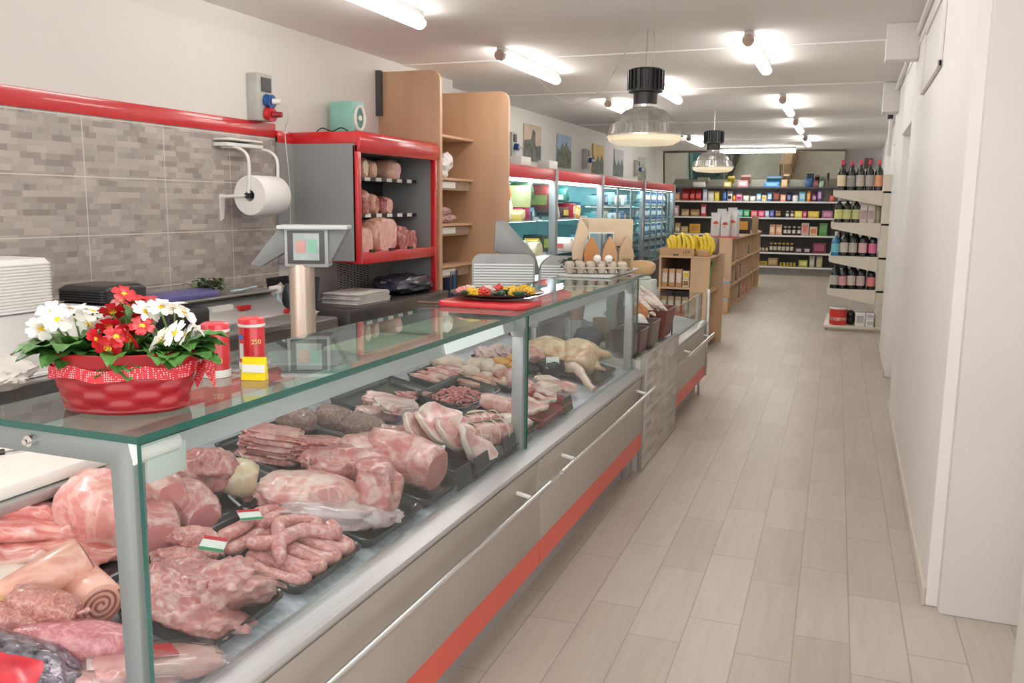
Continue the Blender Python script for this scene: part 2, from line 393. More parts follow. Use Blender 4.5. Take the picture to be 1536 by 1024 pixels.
# ---------------------------------------------------------------- light
wd = bpy.data.worlds.new('World'); sc.world = wd; wd.use_nodes = True
bg = wd.node_tree.nodes['Background']; bg.inputs[0].default_value = (1, .975, .95, 1); bg.inputs[1].default_value = 3.0
sc.view_settings.view_transform = 'Standard'; sc.view_settings.look = 'None'; sc.view_settings.exposure = -.2; sc.view_settings.gamma = 1.05
sc.cycles.use_denoising = True
sc.cycles.max_bounces = 10; sc.cycles.transparent_max_bounces = 24; sc.cycles.sample_clamp_indirect = 6
TUBE = mat('lit_tube_diffuser', (255, 251, 244), .4, var=.0, emit=22)
tubeend = mat('tube_end_cap', (176, 150, 138), .4, .2, var=.15, scale=30)
def make_tube(L):
    t = thing('tube_light', '', 'ceiling light')
    MB().box((-.035, -L/2, -.04), (.035, L/2, 0)).build('housing', mat('light_housing', (205, 203, 200), .5), t, bevel=.006)
    MB().tube([(0, -L/2+.05, -.08), (0, L/2, -.08)], .05, 14, flat=.8).build('diffuser', TUBE, t)
    MB().tube([(0, -L/2-.02, -.07), (0, -L/2+.05, -.07)], .046, 12).build('end_cap', tubeend, t)
    return t
tl = make_tube(1.55)
GT = 'tube lights along the ceiling'
TP = [(-2.95, 5.0, 'tube ceiling light cut off by the top of the photo above the counter'),
      (-2.92, 8.0, 'lit tube ceiling light from which the first pendant cable loops'),
      (-.83, 7.95, 'lit tube ceiling light nearest the viewer in the row over the aisle'),
      (-2.05, 10.1, 'lit tube ceiling light partly hidden behind the large pendant lamp'),
      (-.86, 12.0, 'second lit tube ceiling light in the row over the aisle'),
      (-.88, 15.0, 'third lit tube ceiling light in the row over the aisle'),
      (-.90, 18.4, 'farthest lit tube ceiling light in the row over the aisle'),
      (-2.97, 11.8, 'lit tube ceiling light just left of the large pendant lamp shade'),
      (-3.0, 17.9, 'lit tube ceiling light just left of the small far pendant lamp'),
      (-.83, 4.65, 'tube ceiling light showing only its glowing tip at the top edge of the photo'),
      ]
for i, (x, y, l) in enumerate(TP):
    o = tl if i == 0 else dup(tl)
    o.location = (x, y, CEIL); o['label'] = l; o['group'] = GT
b = thing('tube_light', 'long lit tube light running sideways under the ceiling before the mirror', 'ceiling light', (-2.1, 20.9, CEIL), 90, GT)
MB().box((-.06, -.85, -.05), (.06, .85, 0)).build('housing', MATS['light_housing'], b, bevel=.006)
MB().tube([(0, -.84, -.075), (0, .84, -.075)], .055, 12).build('diffuser', mat('bright_tube_diffuser', (255, 251, 244), .4, var=.0, emit=48), b)

for x_, y_ in ((-.83, 1.3), (-2.95, 1.6)):                          # unseen lights added in line with the tube rows to brighten the near ceiling
    la = bpy.data.lights.new('ceiling_fill', 'POINT'); la.energy = 42; la.shadow_soft_size = .12; la.color = (1, .96, .92)
    lo_ = bpy.data.objects.new('ceiling_fill', la); COL.objects.link(lo_); lo_.location = (x_, y_, 2.74)
# pendant lamps: finned black ballast, ribbed prismatic bell, lipped lower bowl
def prismatic():
    m, nt, b = _nt('prismatic_acrylic'); N, L = nt.nodes, nt.links
    tc = N.new('ShaderNodeTexCoord'); gr = N.new('ShaderNodeTexNoise'); gr.inputs['Scale'].default_value = 9; L.new(tc.outputs['Object'], gr.inputs[0])
    rp = N.new('ShaderNodeValToRGB'); rp.color_ramp.elements[0].color = lin((96, 96, 96)); rp.color_ramp.elements[1].color = lin((214, 212, 206))
    L.new(gr.outputs[0], rp.inputs[0]); L.new(rp.outputs[0], b.inputs['Base Color'])
    b.inputs['Roughness'].default_value = .12; b.inputs['Transmission Weight'].default_value = .35; b.inputs['Metallic'].default_value = .45
    b.inputs['Emission Color'].default_value = (1, .95, .86, 1); b.inputs['Emission Strength'].default_value = .04
    return m
PR = prismatic()
def glowing():
    return mat('warm_lens', (255, 236, 200), .25, var=.12, scale=5, emit=.55)
def make_pendant():
    t = thing('pendant_lamp', '', 'pendant lamp')
    # ballast with fins, origin at bottom of bowl
    b = MB(); b.lathe([(.0, .53), (.115, .53), (.13, .515), (.13, .40), (.135, .385), (.135, .37), (.095, .365), (.092, .285), (.0, .28)], n=32, cap=False)
    for k in range(22):
        a = 2*math.pi*k/22; b.box((.125, -.007, .385), (.145, .007, .52), 0, Matrix.Rotation(a, 4, 'Z'))
    b.build('ballast', black, t)
    MB().lathe([(.09, .262), (.098, .265), (.098, .283), (.09, .287)], n=28).build('collar', chrome, t)
    s = MB(); n = 96
    prof = [(.085, .262), (.15, .245), (.205, .2), (.225, .16), (.262, .145), (.275, .10), (.283, .075)]
    vs = []; fs = []
    for j, (r, z) in enumerate(prof):
        for k in range(n):
            a = 2*math.pi*k/n; q = r+(.006 if k % 2 else -.006)*(1 if 0 < j else .3)
            vs.append((q*math.cos(a), q*math.sin(a), z))
    for j in range(len(prof)-1):
        for k in range(n): fs.append((j*n+k, j*n+(k+1) % n, (j+1)*n+(k+1) % n, (j+1)*n+k))
    s.add(vs, fs); s.build('ribbed_shade', PR, t, smooth=20)
    MB().lathe([(.283, .075), (.305, .072), (.305, .064), (.28, .062)], n=48, cap=False).build('rim', chrome, t)
    MB().lathe([(.29, .066), (.275, .03), (.23, .008), (.12, 0), (.02, -.006), (0, -.006)], n=48, cap=False).build('lens', glowing(), t)
    return t
p1 = make_pendant(); p1.location = (-1.56, 6.9, 2.065); p1.scale = (1, 1, 1.1); p1['label'] = 'large near pendant lamp with black ballast and ribbed clear bell shade'
p1['group'] = 'pendant lamps'
p2 = dup(p1, (-1.9, 12.9, 2.08), label='small far pendant lamp hanging before the long tube light at the back', group='pendant lamps')
for p, ztop in ((p1, (CEIL-2.065)/1.1), (p2, (CEIL-2.08)/1.1)):
    c = MB().tube([(0, 0, .52), (0, 0, ztop)], .004, 6)
    c.build('suspension_rod', steel, p)
cb = MB().tube(spline([(.05, 0, .52), (.06, 0, .72), (0, 0, .84), (-.14, .05, .72), (-.42, .2, .42), (-.8, .5, .37), (-1.15, .55, .62), (-1.33, .37, .87)], 8), .0035, 6)
cb.build('power_cable', mat('pale_cable', (190, 186, 178), .5), p1)
# ================================================================ SERVE-OVER MEAT COUNTER
drawer_m = mat('drawer_front_greige', (172, 165, 156), .38, .35, var=.02)
stripe_m = mat('coral_stripe', (206, 84, 70), .42, var=.02)
kick_m = mat('kick_grey', (150, 146, 142), .5, var=.03)
glass_edge = mat('green_glass_edge', (14, 84, 74), .15, var=.05, coat=.4)
topglass = glass('counter_top_glass', (206, 232, 224), refl=1.25, ior=1.55, veil=.045)  # veil paints in the lightness of ceiling and wall reflections
frontglass = glass('front_glass', (236, 242, 241), refl=.9, ior=1.45, veil=.012)  # veil paints a faint reflected glare
deckm = mat('speckled_deck', (206, 208, 220), .35, .05, var=.16, scale=45)
innerw = mat('case_inner_wall', (134, 128, 126), .4, .3, var=.04)
LAMP = mat('lamp_strip', (255, 246, 246), .4, var=0, emit=9)
def dz(x): return .63+.21*(-1.19-x)
def glass_slab(name, a, b, parent, m, bev=.004):
    """pane whose narrow sides are green glass edges: mat 0 faces, mat 1 edges"""
    s = MB().box(a, b); d = [b[i]-a[i] for i in range(3)]; t = d.index(min(d))
    o = s.build(name, [m, glass_edge], parent, smooth=0)
    for p in o.data.polygons: p.material_index = 0 if abs(p.normal[t]) > .9 else 1
    return o
def serve_case(y0, y1, label, s=0):
    t = thing('serve_over_counter', label, 'counter', (-1.1, y0, 0)); dx, dy = -1.1, y0; Ly = y1-y0
    T = lambda x: x-dx
    b = MB()                                                     # carcass, deck and rear wall
    b.prism([(T(-1.16), .09), (T(-1.16), .60), (T(-2.0), .60), (T(-2.0), .09)], 'y', s, Ly)
    b.build('carcass', grey, t)
    d = MB().prism([(T(-1.15), .612), (T(-1.15), .622), (T(-1.99), dz(-1.99)-.004), (T(-1.99), .60)], 'y', s, Ly-.005); d.build('deck', deckm, t)
    MB().box((T(-2.03), s, .6), (T(-1.99), Ly, .865)).build('rear_wall', innerw, t)
    MB().box((T(-2.36), min(s, -.02), .865), (T(-1.985), Ly, .893)).build('rear_worktop', steel_l, t, bevel=.005)
    MB().box((T(-2.3), .0, .0), (T(-2.02), Ly, .865)).build('rear_carcass', grey_d, t)
    # front rail: sloping steel sill, then drawers, stripe and kick
    r = MB().prism([(T(-1.165), .59), (T(-1.165), .642), (T(-1.13), .636), (T(-1.088), .622), (T(-1.083), .612), (T(-1.088), .602), (T(-1.16), .598)], 'y', s, Ly)
    r.build('sill_rail', steel_l, t, bevel=.004)
    MB().box((T(-1.16), s, .585), (T(-1.105), Ly, .600)).build('shadow_gap', grey_d, t)
    seams = [s, 3.18-y0, Ly] if Ly > 3 else [0, Ly]
    for a, c in zip(seams[:-1], seams[1:]):
        g = MB().prism([(T(-1.15), .15), (T(-1.15), .587), (T(-1.10), .587), (T(-1.112), .50), (T(-1.112), .455), (T(-1.092), .45), (T(-1.092), .252), (T(-1.15), .252)], 'y', a+.003, c-.003)
        dr = g.build('drawer_front', drawer_m, t, bevel=.003)
        MB().box((T(-1.15), a+.003, .148), (T(-1.094), c-.003, .252)).build('stripe', stripe_m, dr)
        hb = MB(); ya, yb = max(a+.12, .05), c-.03 if c < Ly else c+.1
        hb.tube([(T(-1.045), ya, .508), (T(-1.045), yb, .508)], .011, 10)
        hb.build('handle', chrome, dr)
        hn = 3 if yb-ya > 2 else 2
        for k in range(hn):
            y = ya+.2+(yb-ya-.4)*k/(hn-1)
            hk = MB().tube([(T(-1.11), y, .522), (T(-1.045), y, .508)],   .009, 10); hk.build('handle_post', offwhite, dr)
    MB().box((T(-1.5), 0, 0), (T(-1.17), Ly, .15)).build('kick_plate', kick_m, t)
    return t, T
case, T = serve_case(1.15, 5.03, 'long glass-topped meat counter with grey drawers and coral stripe in the foreground', -.4)
fm = greymetal
# glass superstructure (local y from the near end)
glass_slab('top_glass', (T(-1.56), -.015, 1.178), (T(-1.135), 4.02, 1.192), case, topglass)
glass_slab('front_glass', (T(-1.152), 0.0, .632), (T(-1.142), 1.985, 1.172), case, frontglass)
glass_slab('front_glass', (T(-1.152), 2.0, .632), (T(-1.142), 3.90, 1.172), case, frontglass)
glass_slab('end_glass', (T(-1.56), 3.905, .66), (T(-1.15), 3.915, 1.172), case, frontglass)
f = MB()
f.prism([(T(-1.212), .61), (T(-1.172), .61), (T(-1.165), 1.14), (T(-1.175), 1.176), (T(-1.6), 1.176), (T(-1.6), 1.128), (T(-1.218), 1.128)], 'y', .0, .032); f.build('end_frame', fm, case, bevel=.004)
MB().tube([(T(-1.4), -.014, 1.155), (T(-1.4), .0, 1.155)], .011, 14).tube([(T(-1.4), -.022, 1.155), (T(-1.4), .0, 1.155)], .006, 6).build('bolt', chrome, case)
for y in (1.98, 3.82):
    p = MB().box((T(-1.205), y, .61), (T(-1.158), y+.042, 1.10)).prism([(T(-1.205), 1.09), (T(-1.158), 1.09), (T(-1.15), 1.13), (T(-1.15), 1.176), (T(-1.24), 1.176)], 'y', y-.005, y+.05)
    p.build('post', mat('post_grey', (176, 174, 176), .4, .25, var=.03), case, bevel=.004)
lb = MB().prism([(T(-1.275), 1.16), (T(-1.20), 1.16), (T(-1.195), 1.112), (T(-1.203), 1.112), (T(-1.207), 1.135), (T(-1.265), 1.135), (T(-1.268), 1.118), (T(-1.275), 1.118)], 'y', .03, 3.9)
lo = lb.build('lamp_housing', mat('lamp_bar_lilac', (214, 204, 208), .35, .1, var=.03), case)
MB().box((T(-1.26), .1, 1.125), (T(-1.212), 3.8, 1.134)).build('lamp_strip', LAMP, lo)
MB().prism([(T(-1.198), 1.158), (T(-1.19), 1.118), (T(-1.186), 1.118), (T(-1.194), 1.158)], 'y', 1.35, 1.85).build('lamp_cover', mat('lit_lamp_cover', (250, 244, 246), .4, var=0, emit=.7), lo)
MB().tube([(T(-1.17), .002, 1.152), (T(-1.17), .11, 1.152)], .022, 14).box((T(-1.225), .03, 1.09), (T(-1.158), .13, 1.15)).build('glass_clamp', offwhite, case, bevel=.004)
leg = MB().box((T(-1.2), 3.72, 0), (T(-1.14), 3.86, .12)); leg.build('foot', kick_m, case, bevel=.003)

# second, lower counter farther along the aisle
c2, T2 = serve_case(6.17, 7.5, 'shorter second counter with coral stripe and low glass standing past the tiled panel')
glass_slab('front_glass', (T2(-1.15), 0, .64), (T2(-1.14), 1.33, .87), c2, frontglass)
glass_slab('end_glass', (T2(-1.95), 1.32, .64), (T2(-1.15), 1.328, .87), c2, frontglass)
MB().box((T2(-1.11), 1.335, .15), (T2(-1.08), 1.365, .9)).box((T2(-1.13), 1.2, 0), (T2(-1.11), 1.22, .13)).build('end_post', steel, c2, bevel=.003)

# tile-clad low partition with its ledge between the counters
tp = thing('tiled_partition', 'low partition clad in beige mosaic tile between the two counters', 'partition', (-1.1, 5.04, 0))
MB().box((-.66, 0, 0), (-.012, 1.1, .685)).build('core', mat('partition_core', (205, 198, 190), .5), tp)
MB().box((-.012, .01, .01), (.012, 1.09, .70)).build('tile_face', mosaic_mat('beige_mosaic_panel'), tp, bevel=.002)
MB().box((-.014, -.006, 0), (.014, .008, .706)).box((-.014, 1.092, 0), (.014, 1.1, .706)).box((-.016, -.006, .70), (.015, 1.1, .708)).build('edge_trim', kick_m, tp, bevel=.002)

# things on the counter's rear worktop
cbm = mat('white_cutting_board', (234, 232, 226), .45, var=.03, bump=.05)
MB().box((T(-2.0), -.38, .868), (T(-1.80), .8, .893)).build('worktop_apron', steel_l, case, bevel=.004)
o = MB().box((-.2, -.28, 0), (.2, .28, .035)).build('cutting_board', cbm, bevel=.008, loc=(-2.02, 1.44, .895)); tag(o, 'thick white cutting board on the counter ledge at the left edge of the photo', 'cutting board')
k = thing('chef_knife', 'black-handled knife lying by the white cutting board near the end frame', 'knife', (-2.06, 1.60, .931), 62)
MB().prism([(0, -.012), (.16, -.02), (.2, 0), (.16, .016), (0, .012)], 'z', 0, .003).build('blade', chrome, k)
MB().tube([(-.11, 0, .004), (0, 0, .004)], .012, 10, flat=.7).build('handle', black, k)
# ================================================================ LEFT WALL FIXTURES
# refrigerated wall cabinet (grey side, red front frame)
fc = thing('refrigerated_cabinet', 'tall grey wall fridge with bright red front frame holding cooked hams', 'fridge', (-4.18, 5.93, 0))
W, D = 1.40, .58                                                  # along y, along x
gin = mat('fridge_inner_grey', (118, 119, 120), .45, .2, var=.03)
b = MB().box((0, 0, 1.14), (D, .03, 2.1)).box((0, W-.03, .8), (D, W, 2.1)).box((0, .03, 2.0), (D, W-.03, 2.1)); b.build('side_panels', grey, fc)
MB().box((.0, .03, .85), (.05, W-.03, 2.0)).build('back_panel', mat('fridge_back', (52, 52, 54), .5), fc)
MB().box((0, -.2, 1.12), (.02, 0, 2.1)).build('wall_spacer', mat('spacer_grey', (150, 148, 146), .5), fc)
hd = MB().box((0, -.2, 2.05), (.024, .0, 2.14)).box((-.004, -.004, 2.05), (D+.015, W, 2.14)); hd.build('red_band', red, fc, bevel=.004)
vis = MB().prism([(D, 2.15), (D+.03, 2.14), (D+.055, 2.10), (D+.05, 2.03), (D+.03, 1.985), (D, 1.985)], 'y', 0, W); vis.build('canopy', red, fc, bevel=.004)
MB().box((D-.02, 0, 1.12), (D+.03, .05, 2.04)).build('frame_post', red, fc, bevel=.006)
MB().box((D-.02, W-.05, .5), (D+.03, W+.0, 2.04)).build('frame_post', red, fc, bevel=.006)
MB().prism([(.05, 1.14), (.05, 1.19), (D+.02, 1.205), (D+.02, 1.115)], 'y', .05, W-.05).build('lower_shelf', red, fc, bevel=.004)
tick = [offwhite, black]
for z in (1.80, 1.50):
    s = MB().box((.06, .05, z-.02), (D-.17, W-.06, z)).build('shelf', grey_d, fc)
    q = MB(); n = 14
    for i in range(n): q.box((D-.17, .05+(W-.11)*i/n, z-.022), (D-.16, .05+(W-.11)*(i+1)/n, z+.008), i % 2)
    q.build('price_strip', tick, s)
for y in (.2, .52, .85): MB().box((D+.0, y, 1.2), (D+.02, y+.07, 1.225)).build('ticket_clip', black, fc)
vp = MB().box((.1, .03, .80), (.14, W-.03, 1.14)); vp.build('lower_back', mat('lower_back_grey', (160, 158, 155), .4, .3), fc)
def slots():
    m, nt, b = _nt('slotted_vent'); N, L = nt.nodes, nt.links
    tc = N.new('ShaderNodeTexCoord'); sp = N.new('ShaderNodeSeparateXYZ'); cb = N.new('ShaderNodeCombineXYZ'); L.new(tc.outputs['Object'], sp.inputs[0]); L.new(sp.outputs['Z'], cb.inputs[0]); L.new(sp.outputs['Y'], cb.inputs[1])
    br = N.new('ShaderNodeTexBrick'); br.offset = .5; br.inputs['Scale'].default_value = 1; br.inputs['Brick Width'].default_value = .022; br.inputs['Row Height'].default_value = .055; br.inputs['Mortar Size'].default_value = .006; br.inputs['Mortar Smooth'].default_value = 0
    br.inputs['Color1'].default_value = br.inputs['Color2'].default_value = lin((22, 22, 24)); br.inputs['Mortar'].default_value = lin((160, 158, 155))
    L.new(cb.outputs[0], br.inputs[0]); L.new(br.outputs[0], b.inputs['Base Color']); return m
MB().box((.14, .42, .80), (.144, .95, 1.12)).build('vent_grille', slots(), fc)
MB().box((.02, -.32, .0), (D+.1, W, .66)).build('base', grey, fc)
MB().box((.0, -.34, .66), (D+.14, W, .80)).build('stone_worktop', mat('dark_stone', (74, 70, 67), .22, var=.06, scale=20), fc, bevel=.006)
# socket panel
def socket_panel(label, loc, red_plug=True, big=1.0):
    s = thing('socket_panel', label, 'socket panel', loc)
    MB().box((0, -.09, -.17*big), (.1, .09, .17*big)).build('enclosure', mat('enclosure_grey', (176, 176, 170), .5), s, bevel=.008)
    MB().box((.1, -.05, .04), (.112, .06, .14)).build('breaker_window', grey_d, s, bevel=.003)
    bl = mat('blue_socket', (24, 72, 140), .4)
    q = MB().tube([(.1, 0, -.02), (.15, .01, -.03)], [.045, .042], 16).tube([(.15, .01, -.03), (.155, .01, -.03)], .05, 16).build('blue_socket', bl, s)
    MB().tube([(.155, .01, -.03), (.21, .03, -.03)], [.022, .02], 12).build('plug', offwhite, q)
    if red_plug:
        q = MB().tube([(.1, 0, -.115), (.15, .01, -.125)], [.048, .045], 16).tube([(.15, .01, -.125), (.155, .01, -.125)], .053, 16).build('red_socket', mat('red_socket', (190, 30, 38), .4), s)
        MB().tube([(.155, .01, -.125), (.22, .03, -.125)], [.024, .02], 12).build('plug', mat('dark_red_plug', (140, 24, 40), .4), q)
        MB().tube(spline([(.21, .03, -.03), (.26, .05, -.06), (.26, .05, -.16), (.22, .06, -.26), (.24, .07, -.6), (.23, .08, -1.0)]), .004, 6).build('cable', MATS['pale_cable'], s)
    return s
socket_panel('grey wall socket panel with blue and red plugs above the red stripe', (XL, 5.52, 2.36))
# paper roll on its white wire bracket
wb = thing('roll_dispenser', 'white wire wall bracket holding the big paper roll', 'dispenser', (XL+.012, 5.27, 1.62))
for y in (-.16, .17):
    MB().tube(spline([(.0, y, .36), (.14, y, .35), (.22, y, .30), (.235, y, .2), (.22, y, .02)]), .011, 8).build('wire_arm', white, wb)
    MB().tube([(.0, y*1.2, .01), (.22, y*1.05, .02)], .012, 8).build('lower_arm', white, wb)
MB().box((0, -.24, .36), (.12, .16, .385)).box((0, -.24, .40), (.14, .13, .415)).build('top_bar', offwhite, wb, bevel=.004)
MB().prism([(-.2, .03), (-.15, .03), (-.17, -.14), (-.2, -.16)], 'x', 0, .012).build('wall_plate', offwhite, wb)
MB().tube([(.22, -.18, .02), (.22, .19, .02)], .02, 12).build('spindle', black, wb)
pr = MB().lathe([(.04, -.15), (.135, -.15), (.142, -.14), (.142, .14), (.135, .15), (.04, .15), (.04, -.15)], n=48, cap=False)
o = pr.build('paper_roll', mat('white_paper', (242, 240, 238), .7, var=.01), loc=(XL+.232, 5.275, 1.64), rot=(R(90), 0, 0)); tag(o, 'big white paper towel roll hanging on the wire bracket on the tiled wall', 'paper roll')
# teal fan box on top of the fridge
fb = thing('insect_fan', 'mint green box with round white opening on top of the red fridge', 'fan', (-4.02, 6.42, 2.15), -8)
MB().box((-.12, 0, 0), (.12, .16, .28)).build('housing', mat('mint_plastic', (140, 200, 184), .45), fb, bevel=.004)
rg = MB().tube(arc((0, 0, 0), .085, 0, 360, 32, 'yz'), .018, 10); 
fb2 = MB().box((.12, -.0, 0), (.125, .001, .001))
ring = MB().tube([(p[0]+.128, p[1]*.72+.09, p[2]*1.15+.145) for p in arc((0, 0, 0), .085, 0, 360, 32, 'yz')], .014, 10).build('white_ring', offwhite, fb)
MB().lathe([(.0, 0), (.07, 0), (.0, .002)], n=24, cap=False, M=Matrix.Translation((.122, .09, .145)) @ Euler((0, R(90), 0)).to_matrix().to_4x4() @ Matrix.Diagonal((1.1, .7, 1, 1))).build('recess', mat('deep_mint', (84, 140, 126), .5), fb)
MB().tube([(.122, .09, .145), (.135, .09, .145)], .022, 12).build('hub', offwhite, fb)
o = MB().tube(spline([(0, 0, .005), (.05, .03, .05), (.1, .1, .03), (.16, .15, .06), (.18, .28, .02)]), .005, 6).build('fan_cable', black, loc=(-4.1, 6.15, 2.142)); tag(o, 'thin black cable trailing on the fridge top beside the mint box', 'cable')
# cooked meats in the fridge
ham = meat('cooked_ham', (232, 168, 160), (246, 214, 204), .5, 9, .35, bump=.15)
mort = meat('pale_cooked_meat', (226, 172, 146), (240, 206, 180), .4, 7, .35, bump=.1)
rind = meat('ham_rind', (196, 138, 116), (230, 190, 166), .5, 8, .4)
speck = meat('cured_speck', (150, 66, 66), (226, 170, 158), .5, 12, .35)
fatm = mat('cut_fat', (244, 222, 188), .4, var=.05)
GH = 'cooked meats in the red fridge'
def fmeat(name, lab, y, z, rad, ms, seed, cut=.82, rot=0, e=.85, x=-3.86):
    o = MB().lump((0, 0, 0), rad, seed, .1, 1.6, e, 0, 0, 0, cut=cut, zmin=-rad[2]*.8).build(name, ms, loc=(x, y, z+rad[2]*.8), rot=(0, 0, R(rot)))
    return tag(o, lab, 'cured meat', GH)
L1 = [(6.13, (.13, .085, .115), [mort, mort], 'smooth pale cooked meat nearest on the top shelf of the red fridge'),
      (6.36, (.13, .075, .10), [rind, fatm], 'halved cooked meat showing a cream cut face on the top fridge shelf'),
      (6.52, (.12, .06, .085), [mort, mort], 'small pale cooked meat behind the cream-faced one on the top fridge shelf'),
      (6.88, (.14, .11, .10), [mort, ham], 'netted cooked meat standing apart at the far end of the top fridge shelf')]
for i, (y, r_, ms, l) in enumerate(L1): fmeat('cooked_meat', l, y, 1.80, r_, ms, 11+i)
L2 = [(6.06, (.13, .05, .10), [rind, ham], 'rind-edged ham end nearest on the middle shelf of the red fridge'),
      (6.22, (.13, .075, .12), [rind, fatm], 'fat-faced ham piece second on the middle fridge shelf'),
      (6.37, (.14, .075, .12), [speck, speck], 'dark red cured piece in the middle of the middle fridge shelf'),
      (6.55, (.12, .06, .10), [rind, speck], 'small speck end fourth on the middle fridge shelf'),
      (6.76, (.13, .09, .085), [speck, ham], 'pink-faced ham at the far end of the middle fridge shelf')]
for i, (y, r_, ms, l) in enumerate(L2): fmeat('ham_piece', l, y, 1.50, r_, ms, 31+i)
L3 = [(6.18, (.16, .12, .115), [rind, ham], 'squarish cut ham nearest on the red lower shelf of the fridge'),
      (6.52, (.18, .17, .155), [rind, ham], 'largest cut ham in the middle of the red lower fridge shelf'),
      (6.83, (.15, .1, .11), [speck, speck], 'marbled dark ham third on the red lower fridge shelf'),
      (7.03, (.13, .09, .09), [speck, speck], 'small dark ham end farthest on the red lower fridge shelf')]
for i, (y, r_, ms, l) in enumerate(L3): fmeat('cut_ham', l, y, 1.20, r_, ms, 51+i, .6, e=.7, x=-3.75)
# wooden shelf unit beyond the fridge
wu = thing('wooden_shelf_unit', 'tall beech shelf unit with two round-cornered side panels past the fridge', 'shelf unit', (-4.2, 7.36, 0))
def rpanel(y, x1, top, r=.1):
    pts = [(0, 0), (x1, 0)]+[(p[0], p[2]) for p in arc((x1-r, 0, top-r), r, 0, 90, 8)]+[(0, top)]
    return MB().prism(pts, 'y', y, y+.05)
rpanel(0, .64, 2.80).build('side_panel', beech, wu, bevel=.003); rpanel(1.15, .86, 2.74).build('side_panel', beech, wu, bevel=.003)
MB().box((0, .05, 0), (.03, 1.15, 2.6)).build('back_panel', beech, wu)
MB().box((-.02, -.05, 2.4), (.05, 0, 2.81)).build('back_post', grey_d, wu)
for z, s in ((2.26, 0), (1.85, 1), (1.40, 1), (.985, 1), (.6, 0)):
    q = MB().box((.03, .05, z-.025), (.47, 1.15, z)).build('shelf', beech, wu, bevel=.002)
    if s:
        MB().box((.44, .05, z-.12), (.445, 1.1, z-.03)).build('ticket_rail', mat('ticket_rail_clear', (150, 130, 112), .3), q)
        MB().box((.446, .1, z-.1), (.449, .75, z-.04)).build('price_ticket', offwhite, q)
wp = mat('crumpled_white_plastic', (232, 230, 228), .4, var=.04, bump=.5, bscale=30)
q = MB().lump((0, 0, .09), (.1, .17, .1), 3, .5, 2.2, 1).lump((.0, .2, .15), (.07, .09, .1), 8, .4, 2)
o = organic(q, 'plastic_bag', wp, .012, loc=(-3.86, 7.9, 1.86)); tag(o, 'crumpled white plastic bag on the second shelf of the beech unit', 'bag')
sal = meat('netted_salami', (140, 70, 72), (222, 190, 184), .6, 22)
for i, (y, z, rr) in enumerate(((7.85, 0, 30), (8.0, .0, -20), (7.95, .07, 10))):
    o = MB().lump((0, 0, .05), (.14, .05, .05), 70+i, .15, 3).build('salami', sal, loc=(-3.84, y, 1.40+z), rot=(0, 0, R(60+rr)))
    tag(o, ['red speckled salami on the left of the three on the beech shelf', 'red speckled salami on the right of the three on the beech shelf', 'red speckled salami lying on top of two others on the beech shelf'][i], 'salami', 'salami on the beech shelf')
o = MB().box((-.06, -.09, 0), (.06, .09, .22)).build('white_package', offwhite, loc=(-3.9, 7.75, .985), bevel=.02); tag(o, 'white upright package on the fourth shelf of the beech unit', 'package')
for i, c in enumerate(((40, 60, 96), (30, 32, 40), (24, 84, 150), (44, 44, 50))):
    o = MB().box((-.11, -.018, 0), (.11, .018, .32)).build('binder', mat('binder_%d' % i, c, .5), loc=(-3.86, 8.0+i*.05, .6), bevel=.004)
    tag(o, ['slate blue binder first in the row on the lowest beech shelf', 'black binder second in the row on the lowest beech shelf', 'bright blue binder third in the row on the lowest beech shelf', 'charcoal binder last in the row on the lowest beech shelf'][i], 'binder', 'binders on the beech unit')
# ================================================================ MEAT IN THE COUNTER
SL = math.degrees(math.atan(.21))                                  # slope of the deck
def rrect(w, d, r, n=5):
    pts = []
    for cx, cy, a in ((w/2-r, d/2-r, 0), (-w/2+r, d/2-r, 90), (-w/2+r, -d/2+r, 180), (w/2-r, -d/2+r, 270)):
        for i in range(n+1):
            t = R(a+90*i/n); pts.append((cx+r*math.cos(t), cy+r*math.sin(t)))
    return pts
def loft(mb, rings, m=0):
    """rings: (w, d, r, z) rounded rectangles joined into a shell"""
    vs = []; n = None
    for w, d, r, z in rings:
        p = rrect(w, d, r); n = len(p); vs += [(x, y, z) for x, y in p]
    fs = [(j*n+k, j*n+(k+1) % n, (j+1)*n+(k+1) % n, (j+1)*n+k) for j in range(len(rings)-1) for k in range(n)]
    fs += [tuple(range(n))[::-1], tuple(range((len(rings)-1)*n, len(rings)*n))]
    return mb.add(vs, fs, m)
tray_m = mat('black_tray', (30, 32, 33), .22, var=.08, coat=.3)
tray_g = mat('dark_green_tray', (44, 54, 50), .25, var=.06, coat=.2)
GTR = 'trays on the meat counter deck'
def tray(x, y, w, d, lab, m=None, h=.035, rz=0, name='meat_tray'):
    mb = loft(MB(), [(w-.03, d-.03, .03, .004), (w-.012, d-.012, .035, h-.004), (w, d, .04, h), (w-.008, d-.008, .036, h+.003), (w-.022, d-.022, .03, h-.002), (w-.045, d-.045, .022, .009)])
    o = mb.build(name, m or tray_m, loc=(x, y, dz(x)+.001), rot=(0, R(SL), R(rz)), smooth=50)
    return tag(o, lab, 'tray', GTR)
tray(-1.345, 1.50, .28, .30, 'black tray heaped with ribs, nearest the front glass of the counter')
tray(-1.49, 1.64, .17, .26, 'small black tray of short fresh sausages behind the heaped ribs')
tray(-1.37, 1.83, .36, .31, 'black tray holding the long coiled fresh sausages')
tray(-1.37, 2.17, .37, .34, 'black tray under the wrapped pork piece and the bone-in shank')
tray(-1.37, 2.49, .37, .27, 'black tray under the large pale boned loin')
tray(-1.36, 2.92, .38, .54, 'long black tray of cutlets and rolled roast just before the middle post')
tray(-1.72, 1.45, .36, .42, 'black tray under the slab of spare ribs at the near end')
tray(-1.73, 1.96, .34, .42, 'black tray under the knuckle joint at the back of the deck')
